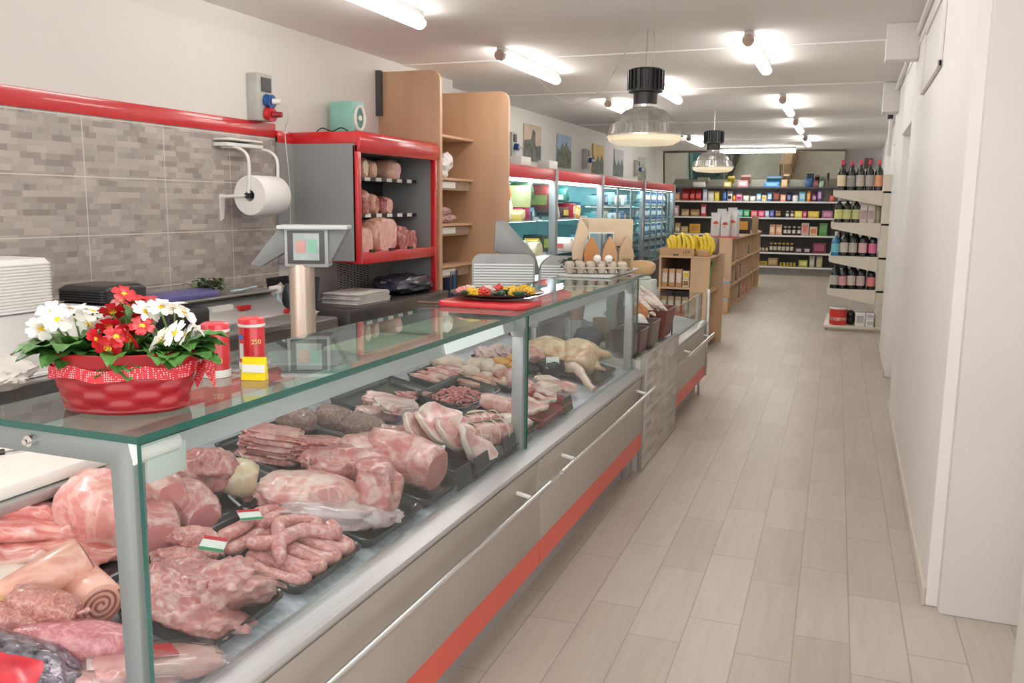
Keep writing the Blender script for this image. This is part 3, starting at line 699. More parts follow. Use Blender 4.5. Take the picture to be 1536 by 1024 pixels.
tray(-1.74, 2.40, .34, .40, 'black tray under the stacked belly slabs at the back')
tray(-1.71, 2.72, .32, .25, 'black tray under the peppered roasts')
tray(-1.81, 3.18, .26, .52, 'large dark tray nearly empty but for a few scraps, behind the bacon', tray_g)
tray(-1.60, 3.49, .24, .46, 'dark tray with a mound of minced meat', tray_g, h=.05)
tray(-1.79, 3.68, .22, .34, 'dark tray of pale veal strips against the rear wall', rz=2)
tray(-1.33, 3.32, .28, .26, 'clear-edged dark tray of pale chicken fillets by the middle post')
red_tray = mat('red_tray_edge', (150, 24, 34), .35)
tray(-1.28, 3.66, .2, .46, 'red-edged tray of pink slices just past the middle post', red_tray, h=.05)
tray(-1.62, 3.95, .30, .28, 'dark tray of round pale chicken pieces')
tray(-1.62, 4.22, .26, .22, 'dark tray of orange marinated breasts')
tray(-1.42, 4.60, .44, .44, 'dark tray of whole chickens at the far end of the deck')
tray(-1.74, 4.26, .22, .24, 'dark tray of pale brains at the back of the deck')

pk = meat('raw_pork', (206, 124, 122), (240, 208, 200), .42, 12)
pk2 = meat('raw_pork_deep', (200, 116, 114), (236, 200, 192), .36, 14)
pk3 = meat('raw_pork_light', (222, 146, 140), (246, 222, 214), .5, 9)
cutp = meat('loin_cut_face', (218, 134, 134), (228, 158, 152), .3, 6, bump=.1, vein=0)
fatp = meat('pork_fat_rim', (240, 214, 200), (248, 232, 222), .5, 10)
beef = meat('veal_red', (188, 92, 92), (232, 188, 180), .34, 16)
saus = meat('fresh_sausage', (214, 128, 124), (244, 204, 198), .46, 42, .3, bump=.25)
saus2 = meat('seasoned_sausage', (178, 112, 104), (222, 178, 168), .42, 46, .35)
pinks = meat('thick_pink_sausage', (196, 122, 128), (226, 172, 172), .4, 30, .25)
skin = meat('pork_skin', (226, 166, 146), (240, 200, 184), .45, 5, .35, bump=.12)
pep = meat('peppered_crust', (146, 110, 104), (200, 168, 160), .5, 75, .5, bump=1.0, vein=0)
pale = meat('pale_poultry', (236, 204, 186), (246, 228, 214), .5, 6, .3, bump=.12)
livm = meat('liver', (128, 72, 76), (150, 92, 94), .3, 10, .15, bump=.1)
chickm = meat('chicken_skin', (222, 176, 138), (240, 212, 184), .5, 16, .3, vein=.25)
orange = meat('orange_marinade', (226, 150, 52), (238, 178, 84), .4, 14, .25)
cling = glass('cling_film', (244, 240, 242), rough=.12, refl=1.5, veil=.06)
flagw = offwhite
def put(mb, name, ms, x, y, h, rz, lab, cat, grp=None, slope=True, smooth=50):
    o = mb.build(name, ms, loc=(x, y, dz(x)+h), rot=(0, R(SL) if slope else 0, R(rz)), smooth=smooth)
    return tag(o, lab, cat, grp)
def flag_ticket(x, y, h, rz, tilt, lab):
    t = thing('flag_ticket', lab, 'price ticket', (x, y, dz(x)+h)); t.rotation_euler = (R(tilt), R(8), R(rz))
    MB().box((-.03, -.022, 0), (.03, .022, .002)).build('card', offwhite, t)
    MB().box((-.03, .012, .002), (.03, .022, .003)).build('red_band', red, t); MB().box((-.03, -.022, .002), (.03, -.013, .003)).build('green_band', mat('flag_green', (30, 130, 80), .5), t)
# --- heaped ribs at the front glass
GR = 'pork ribs heaped in the front tray'
for i, (x, y, h, rx, ry, rz, ti, ro, s, l) in enumerate((
    (-1.30, 1.44, .04, .13, .095, 70, 14, 4, 1, 'lowest rib piece lying across the front tray, partly under the others'),
    (-1.36, 1.51, .05, .11, .085, 30, -18, 14, 2, 'rib piece draped over the back of the front tray'),
    (-1.27, 1.55, .055, .11, .08, 110, 20, -12, 3, 'rib piece with ragged fat edge at the far end of the front tray'),
    (-1.33, 1.43, .075, .10, .08, 20, 24, 10, 4, 'rib piece standing at the near end on top of the front tray heap'),
    (-1.29, 1.50, .085, .09, .06, 80, -20, 18, 5, 'topmost folded rib piece on the front tray heap'))):
    mb = MB().lump((0, 0, 0), (rx, ry, .032), s, .38, 3.2, .9, 0, ti, ro).lump((.04, .02, .02), (.05, .03, .028), s+9, .4, 3, 1, 30, 20, 0).tube([(-rx*.8, -.02, .015), (rx*.8, .01, .02)], .012, 8)
    o = organic(mb, 'pork_rib', [pk2 if i % 2 else pk], .006, loc=(x, y, dz(x)+h), rot=(0, R(SL), R(rz)), smooth=3); tag(o, l, 'meat', GR)
# --- short sausages in the small tray
for i, (x, y, h, rz, l) in enumerate(((-1.50, 1.60, .035, 60, 'short fresh sausage lying lowest in the small tray'), (-1.46, 1.66, .035, 80, 'short fresh sausage at the far side of the small tray'),
      (-1.44, 1.58, .045, 40, 'short fresh sausage nearest the front of the small tray'), (-1.49, 1.65, .075, 50, 'short fresh sausage resting on top in the small tray'))):
    mb = MB().lump((0, 0, 0), (.06, .026, .026), 20+i, .22, 2.5, .9); put(mb, 'fresh_sausage', saus, x, y, h, rz, l, 'sausage', 'short sausages in the small tray')
flag_ticket(-1.39, 1.61, .105, 20, 25, 'small tricolour ticket standing behind the heaped ribs')
# --- long coiled sausages
GS = 'long coiled fresh sausages'
def coil(pts, r, x, y, h, lab):
    P = spline(pts, 7); n = len(P); rs = [r*(1+.12*noise.noise(Vector((i*.33, x*9, y*5))))*(.55 if i in (0, n-1) else 1) for i in range(n)]
    mb = MB().tube(P, rs, 12); o = mb.build('long_sausage', saus, loc=(x, y, dz(x)+h), rot=(0, R(SL), 0)); tag(o, lab, 'sausage', GS)
for k, (yo, h, l) in enumerate(((-.11, .03, 'hairpin of sausage at the near edge of the sausage tray'), (-.04, .035, 'hairpin of sausage second from the near edge of its tray'), (.03, .035, 'hairpin of sausage in the middle of its tray'), (.10, .035, 'hairpin of sausage at the far edge of its tray'))):
    coil([(-.03, -.02, 0), (.05, -.03, .002), (.12, -.015, .0), (.13, .02, .0), (.05, .022, .004), (-.04, .015, 0)], .0195, -1.35, 1.83+yo, h, l)
coil([(.10, -.12, 0), (.05, -.05, .008), (.06, .04, .008), (.12, .10, 0), (.08, .13, 0)], .0195, -1.37, 1.83, .068, 'top sausage running across the far part of the tray')
coil([(-.02, -.12, 0), (.03, -.06, .004), (-.02, .02, .005), (.03, .10, 0), (.07, .06, 0)], .0195, -1.36, 1.84, .07, 'top sausage arched over the middle of the tray')
for k, (xo, h, l) in enumerate(((0, .03, 'folded sausage lying rearmost in the sausage tray'), (.035, .04, 'folded sausage just before the rearmost one'), (.01, .066, 'folded sausage on top at the rear of the tray'))):
    coil([(0, -.12, 0), (.008, -.04, .005), (-.008, .05, .004), (.005, .12, 0), (.03, .10, 0), (.025, .0, .0)], .0185, -1.46+xo, 1.82, h, l)
flag_ticket(-1.43, 1.80, .10, 60, 20, 'small tricolour ticket stuck in the rear coil of sausages')
# --- loins, hams at the near rear
def loin(name, lab, x, y, h, rad, rz, ms, seed, cut=.72, tilt=0, e=.8, amp=.14, cat='meat', cut2=None):
    mb = MB().lump((0, 0, 0), rad, seed, amp, 1.9, e, 0, tilt, 0, cut=cut, cut2=cut2, zmin=-rad[2]*.85)
    o = mb.build(name, ms, loc=(x, y, dz(x)+h+rad[2]*.85), rot=(0, R(SL), R(rz)), smooth=50); return tag(o, lab, cat)
loin('pork_haunch', 'big pale pork leg partly hidden behind the end post', -1.70, 1.585, .02, (.11, .10, .09), 10, [pk3, cutp], 3, .9)
loin('pork_joint', 'broad pink pork joint just right of the end post', -1.595, 1.615, .01, (.085, .07, .07), -25, [pk, cutp], 4, .8)
loin('pork_loin', 'short pork loin with a pink cut face lying on top of the pork leg', -1.655, 1.70, .10, (.10, .055, .05), -14, [pk3, cutp], 5, .8)
loin('pork_loin', 'pork loin with an oval pink cut face lying past the broad joint', -1.605, 1.76, .03, (.11, .066, .06), -16, [pk, cutp], 6, .8)
# spare ribs slab at the near end
for i, (x, y, h, rx, ry, rz, ti, l) in enumerate(((-1.72, 1.45, .03, .2, .075, 62, 0, 'spare rib slab lying lowest at the near rear'), (-1.78, 1.47, .055, .19, .065, 66, 6, 'spare rib slab overlapping the lowest one'), (-1.83, 1.46, .085, .17, .05, 64, 8, 'narrow strip of belly on top of the spare ribs'))):
    mb = MB().lump((0, 0, 0), (rx, ry, .024), 40+i, .3, 3, .75, 0, ti, 10)
    for k in range(4): mb.tube([(-rx*.7+k*rx*.45, -ry*.9, .012), (-rx*.6+k*rx*.45, ry*.9, .014)], .011, 6)
    o = organic(mb, 'spare_rib_slab', [meat('rib_streak', (214, 122, 116), (246, 220, 212), .5, 10, streak=(.5, 2.5, 1))], .007, loc=(x, y, dz(x)+h), rot=(0, R(SL), R(rz)), smooth=3); tag(o, l, 'meat', 'spare ribs at the near rear')
# rind rolls, thick sausages and packs at the near end (below the end frame)
def spiral_roll(lab, x, y, h, L, r, rz, tilt, m1, m2):
    t = thing('rind_roll', lab, 'meat', (x, y, dz(x)+h)); t.rotation_euler = (0, R(tilt), R(rz))
    mb = MB().lathe([(0, -L/2), (r*.94, -L/2), (r, -L/2+.01), (r*1.02, 0), (r, L/2-.008), (r*.93, L/2), (0, L/2)], n=30, cap=False, M=Euler((0, R(90), 0)).to_matrix().to_4x4())
    mb.build('rind', m1, t)
    q = MB(); P = []
    for i in range(60):
        a = i*.33; rr = r*.10+r*.8*i/60; P.append((L/2+.001, rr*math.cos(a), rr*math.sin(a)))
    q.tube(P, .0028, 5).build('spiral_seam', mat('seam_brown', (150, 100, 92), .5), t)
spiral_roll('rolled pork rind with a spiral end facing the glass by the end post', -1.475, 1.315, .075, .12, .05, -20, 8, skin, fatp)
spiral_roll('smooth orange-pink rind roll leaning up beside the spiral-ended one', -1.545, 1.27, .10, .17, .046, 62, -22, skin, fatp)
for i, (x, y, h, rz, l) in enumerate(((-1.52, 1.16, .065, 22, 'brown seasoned sausage nearest the left edge of the photo'), (-1.50, 1.23, .065, 26, 'brown seasoned sausage touching the leaning rind roll'), (-1.47, 1.20, .10, 18, 'brown seasoned sausage tied with string lying on the other two'))):
    mb = MB().lump((0, 0, 0), (.075, .034, .034), 60+i, .14, 2, .75).tube([(.07, 0, 0), (.085, .01, .008), (.09, 0, .014)], .005, 6); put(mb, 'seasoned_sausage', saus2, x, y, h, rz, l, 'sausage', 'brown seasoned sausages')
mb = MB().lump((0, 0, 0), (.12, .045, .042), 71, .12, 1.6, .85); put(mb, 'thick_sausage', pinks, -1.38, 1.20, .055, 38, 'thick mottled pink sausage in shiny film at the near corner', 'sausage')
mb = MB().lump((0, 0, 0), (.10, .07, .05), 76, .1, 1.2, .8); put(mb, 'cheese_wheel', mat('waxy_cheese', (226, 190, 140), .35, var=.06), -1.64, 1.16, .06, 10, 'yellow waxy cheese piece at the left edge of the photo', 'cheese')
mb = MB().lump((0, 0, 0), (.12, .08, .035), 77, .1, 1.2, .7); put(mb, 'lard_block', meat('white_lard', (236, 220, 204), (246, 236, 226), .5, 6), -1.62, 1.29, .04, 40, 'pale lard piece lying behind the rind rolls', 'meat')
bagm = mat('mottled_herb_bag', (120, 116, 128), .18, .2, var=.5, scale=46, coat=.6, bump=.6, bscale=40)
t = thing('herb_bag', 'shiny clear bag of dark dried goods with a red and green label', 'bag', (-1.40, 1.06, dz(-1.40)+.05)); t.rotation_euler = (R(10), R(20), R(30))
MB().lump((0, 0, 0), (.12, .085, .05), 81, .14, 2.4, .8).build('bag', bagm, t)
def bag_label(name, x0, x1, y0, y1, k, m):                        # a printed area that follows the bag's own bulges
    q = MB().lump((0, 0, 0), (.12*k, .085*k, .05*k), 81, .14, 2.4, .8, nu=44, nv=32); keep = []
    for f in q.f:
        c = sum((Vector(q.v[v_]) for v_ in f), Vector())/len(f)
        if x0 < c.x < x1 and y0 < c.y < y1 and c.z > 0: keep.append(f)
    q.f = keep; q.m = [0]*len(keep); return q.build(name, m, t)
bag_label('label', -.04, .06, -.06, .0, 1.02, mat('pack_red', (196, 44, 56), .3, var=.2, scale=18)); bag_label('label_leaf', -.07, -.035, -.05, .01, 1.03, mat('leaf_green', (86, 140, 70), .4, var=.5, scale=40))
for i, (x, y, h, rz, l) in enumerate(((-1.30, 1.20, .02, 48, 'vacuum pack of sliced ham under the thick pink sausage'), (-1.25, 1.27, .03, 60, 'vacuum pack with a red label beside the foot of the end post'))):
    t = thing('vacuum_pack', l, 'package', (x, y, dz(x)+h), group='vacuum packs'); t.rotation_euler = (0, R(SL), R(rz))
    MB().lump((0, 0, 0), (.13, .055, .024), 90+i, .1, 2, .6).build('meat', ham, t); MB().lump((0, 0, .001), (.142, .066, .027), 92+i, .15, 3, .5).build('film', cling, t)
    MB().box((-.05, -.03, .0275), (.03, .03, .029)).build('label', red if i else offwhite, t)
# --- knuckle, liver
mb = MB().lump((0, 0, 0), (.12, .08, .07), 5, .3, 2, .9).lump((.05, -.02, .03), (.07, .06, .05), 6, .35, 2.6, 1, 30).lump((-.07, .03, .02), (.08, .06, .05), 7, .3, 2)
o = organic(mb, 'pork_knuckle', [pk2], .007, loc=(-1.74, 1.94, dz(-1.74)+.075), rot=(0, R(SL), R(40)), smooth=3); tag(o, 'folded dark pork shoulder joint at the back beside the cream rind piece', 'meat')
loin('rind_piece', 'cream rind piece with dark lean inside beside the white liver tray', -1.66, 2.03, .01, (.09, .07, .055), 35, [meat('cream_rind', (240, 206, 172), (246, 222, 196), .5, 6), beef], 14, .7)
wt = tray(-1.56, 2.08, .14, .27, 'white foam tray holding a dark slice of liver', mat('white_tray', (226, 222, 230), .35, var=.02), rz=-22)
mb = MB().disc((0, 0, 0), .042, .105, .016, 4, .1, rim=0); put(mb, 'liver_slice', [livm], -1.56, 2.08, .026, -22, 'dark liver slice in the white foam tray', 'meat')
# --- belly slabs: stacked slices
def slab_stack(x, y, h, rz, n, rx, ry, labs, m, grp, step=(.004, .002), lean=0):
    for i in range(n):
        mb = MB().lump((0, 0, 0), (rx, ry, .013), 100+i+int(x*50), .2, 2.6, .55, nu=20, nv=14)
        put(mb, 'belly_slice', [m], x+i*step[0], y+i*step[1], h+i*.02, rz+i*3, labs[i], 'meat', grp)
NB = ['bottom', 'second from the bottom', 'middle', 'fourth from the bottom', 'top']
slab_stack(-1.74, 2.30, .03, 25, 5, .10, .075, ['%s slice of the rear pile of pork belly' % n for n in NB], pk, 'rear pile of belly slices')
slab_stack(-1.63, 2.40, .03, 70, 4, .11, .06, ['%s slice of the belly pile nearer the front glass' % n for n in ('bottom', 'second', 'third', 'top')], meat('belly_streaks', (206, 112, 108), (244, 212, 204), .45, 12, streak=(1, 4, 1)), 'front pile of belly slices')
# --- peppered roasts
for i, (x, y, rz, rx, l) in enumerate(((-1.81, 2.56, 24, .075, 'pepper-crusted roast nearest the rear wall'), (-1.73, 2.68, 20, .075, 'pepper-crusted roast with a bare pink end in the middle'), (-1.62, 2.70, 28, .085, 'pepper-crusted roast nearest the front glass'))):
    loin('peppered_roast', l, x, y, .03, (rx, .045, .045), rz, [pep, pk], 110+i, .9)
# --- wrapped pork and shank
loin('pork_piece', 'bone-in pork piece under clear film in the third front tray', -1.42, 2.07, .025, (.16, .10, .06), 50, [pk3, beef], 15, .85, amp=.2)
o = put(MB().lump((0, 0, 0), (.15, .07, .045), 16, .25, 3, .8), 'wrapped_pork', meat('film_wrapped_pork', (196, 158, 160), (226, 206, 208), .5, 7, .12, coat=.8), -1.34, 2.03, .055, 50, 'greyish film-wrapped pork cut lying at the front of the third tray', 'meat')
o = put(MB().lump((0, 0, 0), (.09, .06, .035), 18, .25, 3, .8), 'wrapped_pork', meat('film_wrapped_pork', (196, 158, 160), (226, 206, 208)), -1.26, 2.14, .045, 60, 'small film-wrapped cut at the foot of the upright shank', 'meat')
q = MB().lump((0, 0, 0), (.065, .062, .085), 19, .2, 2.2, .8, zmin=-.08).lump((-.02, -.01, .075), (.055, .05, .022), 23, .3, 3)
o = organic(q, 'pork_shank', [pk], .006, loc=(-1.26, 2.18, dz(-1.26)+.11), rot=(0, R(6), R(20)), smooth=3); tag(o, 'upright bone-in pork shank cut flat at the top by the front glass', 'meat')
# --- boned leg and large loin
o = put(MB().lump((0, 0, 0), (.17, .11, .06), 24, .2, 2.2, .8), 'boned_leg', pk2, -1.46, 2.37, .065, 65, 'broad red boned leg lying behind the shank', 'meat')
loin('large_loin', 'large pale loin with a round cut end facing the glass', -1.33, 2.49, .03, (.17, .085, .08), -6, [pk, cutp], 26, .72)
o = put(MB().lump((0, 0, 0), (.15, .09, .05), 28, .2, 2.2, .8), 'pork_piece', pk3, -1.46, 2.55, .075, 70, 'pale pork piece lying behind the large loin', 'meat')
# --- cutlets
GC = 'pork cutlets before the middle post'
for i, (x, y, h, rx, ry, rz, ti, ro, l) in enumerate((
    (-1.46, 2.70, .06, .10, .085, 60, 0, 30, 'deep pink cutlet rearmost of the cutlets'),
    (-1.42, 2.76, .10, .10, .08, 70, 0, 48, 'light cutlet leaning behind the topmost one'),
    (-1.38, 2.80, .125, .10, .085, 75, -5, 44, 'topmost light cutlet of the fan'),
    (-1.33, 2.83, .095, .085, .07, 70, 0, 46, 'cutlet with a thin fat rim in the middle of the fan'),
    (-1.25, 2.82, .085, .105, .075, 60, 14, 40, 'large cutlet with a broad cream fat edge nearest the glass'),
    (-1.37, 2.96, .10, .06, .045, 20, 0, 10, 'small folded bright pink cutlet beyond the fan'))):
    mb = MB().disc((0, 0, 0), rx, ry, .026, 30+i, .13, 0, ti, 0, 0, 1, bend=.4)
    o = put(mb, 'pork_cutlet', [pk3 if i != 5 else cutp, fatp], x, y, h, rz, l, 'meat', GC)
    o.rotation_euler = (R(ro), R(SL+ti), R(rz))
# rolled roasts tied with herbs
for i, (x, y, l) in enumerate(((-1.27, 3.0, 'tied rolled roast with herbs nearest the front glass'), (-1.33, 3.07, 'tied rolled roast with herbs behind the first'))):
    t = thing('rolled_roast', l, 'meat', (x, y, dz(x)+.07), 62, 'tied rolled roasts')
    MB().lump((0, 0, 0), (.13, .05, .048), 36+i, .16, 2.6, .8).build('roast', pk, t)
    for k in range(5):
        xx = -.09+k*.045; MB().tube([(xx, p[1], p[2]) for p in arc((0, 0, 0), .052, 0, 360, 18, 'yz')], .0022, 5).build('string', fatm, t)
    MB().lump((.0, .01, .045), (.09, .014, .008), 39, .5, 5).build('herb_crust', mat('dried_herbs', (104, 100, 76), .8, var=.2, scale=60), t)
# --- bacon, scraps, mince
for i, (x, y, h, rz, ro, l) in enumerate(((-1.70, 2.93, .04, 70, 10, 'flat bacon piece lowest of the bone-white bacon'), (-1.66, 3.02, .065, 40, 22, 'bacon piece with white rind propped on the others'), (-1.62, 2.96, .075, 95, 8, 'long bacon strip lying across the front'), (-1.73, 3.06, .05, 15, 15, 'bacon piece closest to the nearly empty tray'))):
    mb = MB().lump((0, 0, 0), (.09, .045, .022), 120+i, .2, 2.5, .5)
    o = put(mb, 'bacon_piece', meat('bacon', (222, 150, 146), (248, 232, 228), .62, 9, streak=(.6, 3, 1)), x, y, h, rz, l, 'meat', 'pieces of white bacon'); o.rotation_euler[0] = R(ro)
for i in range(3):
    put(MB().lump((0, 0, 0), (.05, .02, .014), 130+i, .4, 4), 'meat_scrap', pk2, -1.74+.02*i, 3.26+.05*i, .03, 40*i, ['first scrap in the nearly empty tray', 'middle scrap in the nearly empty tray', 'last scrap in the nearly empty tray'][i], 'meat', 'scraps in the nearly empty tray')
mm = MB(); r5 = random.Random(5)
for i in range(150):
    a = r5.uniform(0, 6.28); q = r5.random()**.6; x = q*.085*math.cos(a); y = q*.17*math.sin(a); z = .035*(1-q*q)+r5.uniform(0, .012)
    d = r5.uniform(0, 6.28); mm.tube(spline([(x, y, z), (x+.014*math.cos(d), y+.014*math.sin(d), z+.006), (x+.026*math.cos(d+.6), y+.026*math.sin(d+.6), z)], 3), .0052, 6)
o = put(mm, 'minced_meat', meat('mince', (206, 104, 108), (232, 160, 158), .42, 60), -1.585, 3.45, .016, 0, 'mound of pink minced meat in its dark tray', 'meat'); o['kind'] = 'stuff'
# --- veal strips
def strips(x, y, w, d, n, m, grp, what):
    names = ['nearest', 'second', 'third', 'fourth', 'fifth', 'farthest']
    for i in range(n):
        mb = MB().lump((0, 0, 0), (w, .022, .016), 140+i, .3, 3, .8)
        put(mb, 'meat_strip', m, x+((i % 2)-.5)*.03, y-d/2+d*i/(n-1), .03+.012*(i % 2), 12+8*(i % 3), '%s strip %s' % (names[i] if n == 6 else names[:n-1][i] if i < n-1 else 'farthest', what), 'meat', grp)
strips(-1.79, 3.68, .07, .22, 6, pk3, 'pale veal strips', 'in the dark tray of veal strips by the rear wall')
strips(-1.62, 3.77, .07, .12, 4, meat('veal_carrot', (230, 162, 140), (244, 214, 200), .45, 12), 'veal strips behind the mince', 'in the veal beyond the mince tray')
# --- round pale poultry pieces
k = 0
for x, y, h, r_ in ((-1.70, 3.85, .04, .042), (-1.71, 3.96, .05, .05), (-1.72, 4.05, .04, .04), (-1.62, 3.86, .04, .034), (-1.60, 3.94, .06, .034), (-1.62, 4.02, .045, .036), (-1.53, 3.86, .04, .03), (-1.52, 3.95, .045, .032), (-1.55, 4.04, .04, .034), (-1.64, 3.93, .08, .036)):
    l = ['rear near', 'rear middle', 'rear far', 'middle near', 'centre', 'middle far', 'front near', 'front middle', 'front far', 'topmost'][k]
    put(MB().lump((0, 0, 0), (r_*1.25, r_, r_*.9), 150+k, .12, 1.4, .9), 'poultry_piece', pale, x, y, h, 30*k, 'rounded pale poultry piece, %s one of the heap in the tray' % l, 'meat', 'rounded pale poultry pieces'); k += 1
put(MB().lump((0, 0, 0), (.09, .06, .045), 165, .2, 2), 'pale_tripe', pale, -1.83, 3.86, .05, 40, 'flat pale tripe piece at the rear wall beside the poultry heap', 'meat')
for i, (x, y, h, l) in enumerate(((-1.66, 4.17, .045, 'orange marinated breast at the rear of its tray'), (-1.58, 4.18, .045, 'orange marinated breast at the front of its tray'), (-1.62, 4.25, .06, 'orange marinated breast lying on the far side of its tray'))):
    put(MB().lump((0, 0, 0), (.075, .045, .032), 170+i, .15, 1.6), 'marinated_breast', orange, x, y, h, 60+14*i, l, 'meat', 'orange marinated breasts')
for i, (x, y, h, l) in enumerate(((-1.77, 4.21, .05, 'pale pink brain nearer in the rear tray'), (-1.73, 4.31, .06, 'pale pink brain farther in the rear tray'))):
    put(MB().lump((0, 0, 0), (.06, .05, .045), 175+i, .35, 4.5), 'brain', meat('brain_pink', (226, 184, 182), (242, 218, 214), .5, 18), x, y, h, 30*i, l, 'meat', 'brains in the rear tray')
# --- chicken fillets and pink blocks
for i, (x, y, h, l) in enumerate(((-1.36, 3.27, .045, 'pale chicken fillet nearer the rear in the clear-edged tray'), (-1.28, 3.34, .045, 'pale chicken fillet nearer the glass in the clear-edged tray'))):
    put(MB().lump((0, 0, 0), (.095, .05, .03), 180+i, .15, 1.6), 'chicken_fillet', pale, x, y, h, 20+20*i, l, 'meat', 'pale chicken fillets')
put(MB().lump((0, 0, 0), (.1, .05, .035), 183, .12, 1.6, .6), 'pink_fillet', pk3, -1.36, 3.42, .075, 18, 'pink block of fillet just behind the chicken fillets', 'meat')
put(MB().lump((0, 0, 0), (.09, .06, .05), 184, .3, 3), 'veal_knuckle', pk, -1.50, 3.90, .05, 10, 'knobbly pink veal piece behind the middle post', 'meat')
for i in range(5):
    put(MB().disc((0, 0, 0), .06, .045, .022, 186+i, .14, bend=.3), 'pink_slice', [cutp if i % 2 else pk3, fatp], -1.28+.015*(i % 2), 3.50+.07*i, .055+.004*i, 20*i, ['nearest', 'second', 'third', 'fourth', 'farthest'][i]+' pink slice in the red-edged tray', 'meat', 'pink slices in the red-edged tray')
for i, (x, y, l) in enumerate(((-1.40, 3.86, 'skewered pale roll nearest among the pale pieces past the post'), (-1.34, 3.98, 'skewered pale roll in the middle of the pale pieces past the post'), (-1.28, 4.08, 'skewered pale roll farthest of the pale pieces past the post'), (-1.38, 4.10, 'skewered pale roll at the rear of the pale pieces past the post'))):
    put(MB().lump((0, 0, 0), (.07, .04, .03), 195+i, .2, 2), 'meat_roll', pale if i % 2 else pk3, x, y, .045, 30, l, 'meat', 'pale rolls past the post')
# --- whole chickens
def chicken(seed):
    q = MB().lump((0, 0, .06), (.12, .085, .075), seed, .08, 1.5, .9)
    for s in (-1, 1):
        q.lump((-.06, s*.075, .05), (.075, .036, .038), seed+2, .06, 1.5, 1, s*12, 14)
        q.tube([(-.11, s*.075, .055), (-.17, s*.05, .06), (-.19, s*.045, .062)], [.022, .014, .016], 10)
        q.tube([(.06, s*.075, .05), (.02, s*.105, .04), (.08, s*.115, .035)], [.024, .018, .012], 10)
    q.tube([(.10, 0, .07), (.15, .01, .075), (.17, .03, .07)], [.035, .026, .018], 10)
    return organic(q, 'whole_chicken', [chickm], .006, smooth=5)
c0 = chicken(5); GK = 'whole chickens at the far end'
for i, (x, y, h, rz, l) in enumerate(((-1.55, 4.62, .02, 30, 'whole yellow chicken at the rear of the far tray'), (-1.36, 4.58, .01, 70, 'whole yellow chicken nearest the glass in the far tray'), (-1.42, 4.78, .02, 15, 'whole yellow chicken at the far end of the tray'))):
    o = c0 if i == 0 else dup(c0); o.location = (x, y, dz(x)+h); o.rotation_euler = (0, R(SL), R(rz)); tag(o, l, 'poultry', GK)
put(MB().lump((0, 0, 0), (.1, .08, .05), 205, .25, 2.4), 'turkey_piece', pk3, -1.62, 4.44, .06, 40, 'pink and white turkey piece beside the rear chicken', 'meat')
put(MB().tube(spline([(-.14, 0, 0), (-.06, .01, .03), (.02, 0, .02), (.1, -.01, .0), (.14, .0, -.01)]), [.03]*6+[.026]*6+[.02]*6+[.015]*6+[.02], 10), 'chicken_neck', meat('pale_foot', (232, 190, 170), (244, 216, 200), .5, 10), -1.28, 4.33, .05, -38, 'pale outstretched chicken leg with foot pointing to the front glass', 'poultry')
t = thing('meat_package', 'black wrapped package with a white ticket between the poultry', 'package', (-1.44, 4.34, dz(-1.44)+.02), 25)
MB().lump((0, 0, .04), (.07, .05, .045), 210, .15, 2, .7).build('wrap', blackg, t); MB().box((-.035, -.055, .03), (.035, -.052, .09), 0, Euler((R(-12), 0, 0)).to_matrix().to_4x4()).build('ticket', offwhite, t)
# price boards hung on the front of the trays
brd = mat('chalk_board', (52, 54, 56), .5, var=.25, scale=50)
for i, (y, l) in enumerate(((2.62, 'dark price board hanging below the large loin'), (2.78, 'dark price board below the fanned cutlets'), (3.05, 'dark price board below the rolled roasts'), (3.8, 'dark price board on the red-edged tray'))):
    o = MB().box((-.003, -.06, 0), (.003, .06, .07)).build('price_board', brd, loc=(-1.172, y, .642), rot=(0, R(-12), 0)); tag(o, l, 'price board', 'dark price boards along the front')
# ================================================================ ON THE GLASS TOP
GZ = 1.193
# red basket of primroses
bk = thing('flower_basket', 'red woven oval basket with polka dot ribbon on the glass top', 'basket', (-1.322, 1.303, GZ), 21)
redw = mat('red_wicker', (160, 16, 30), .45, var=.1, scale=14, coat=.25)
def weave():
    n = 160; rows = 20; vs = []; fs = []
    for j in range(rows+1):
        z = .010+.082*j/rows; f = z/.115; rx = .116+.030*f; ry = .078+.024*f
        for k in range(n):
            a = 2*math.pi*k/n; b = int(j/4) % 2
            s = math.tanh(2.5*math.sin(k*math.pi/10+math.pi*b)+.8); bulge = math.sin(math.pi*(j % 4+.5)/4)
            r = 1+.026*s*bulge**.5
            vs.append((rx*r*math.cos(a), ry*r*math.sin(a), z))
    for j in range(rows):
        for k in range(n): fs.append((j*n+k, j*n+(k+1) % n, (j+1)*n+(k+1) % n, (j+1)*n+k))
    return vs, fs
m = MB(); m.add(*weave()); m.lathe([(0, 0), (.114, 0), (.121, .006), (.117, .014), (0, .016)], n=48, sy=.67, cap=False); m.build('woven_body', redw, bk)
el = lambda rx, ry, z, n=48: [(rx*math.cos(2*math.pi*k/n), ry*math.sin(2*math.pi*k/n), z) for k in range(n+1)]
MB().lathe([(.138, .09), (.150, .118), (.144, .12), (.134, .094)], n=56, sy=.70, cap=False).build('rim', redw, bk)
def dots():
    m, nt, b = _nt('polka_ribbon'); N, L = nt.nodes, nt.links
    tc = N.new('ShaderNodeTexCoord'); v = N.new('ShaderNodeTexVoronoi'); v.inputs['Scale'].default_value = 240; v.inputs['Randomness'].default_value = .15
    L.new(tc.outputs['Object'], v.inputs[0]); rp = N.new('ShaderNodeValToRGB'); rp.color_ramp.interpolation = 'CONSTANT'
    rp.color_ramp.elements[0].color = lin((250, 226, 226)); rp.color_ramp.elements[1].position = .28; rp.color_ramp.elements[1].color = lin((206, 24, 42))
    L.new(v.outputs['Distance'], rp.inputs[0]); L.new(rp.outputs[0], b.inputs['Base Color']); b.inputs['Roughness'].default_value = .5; return m
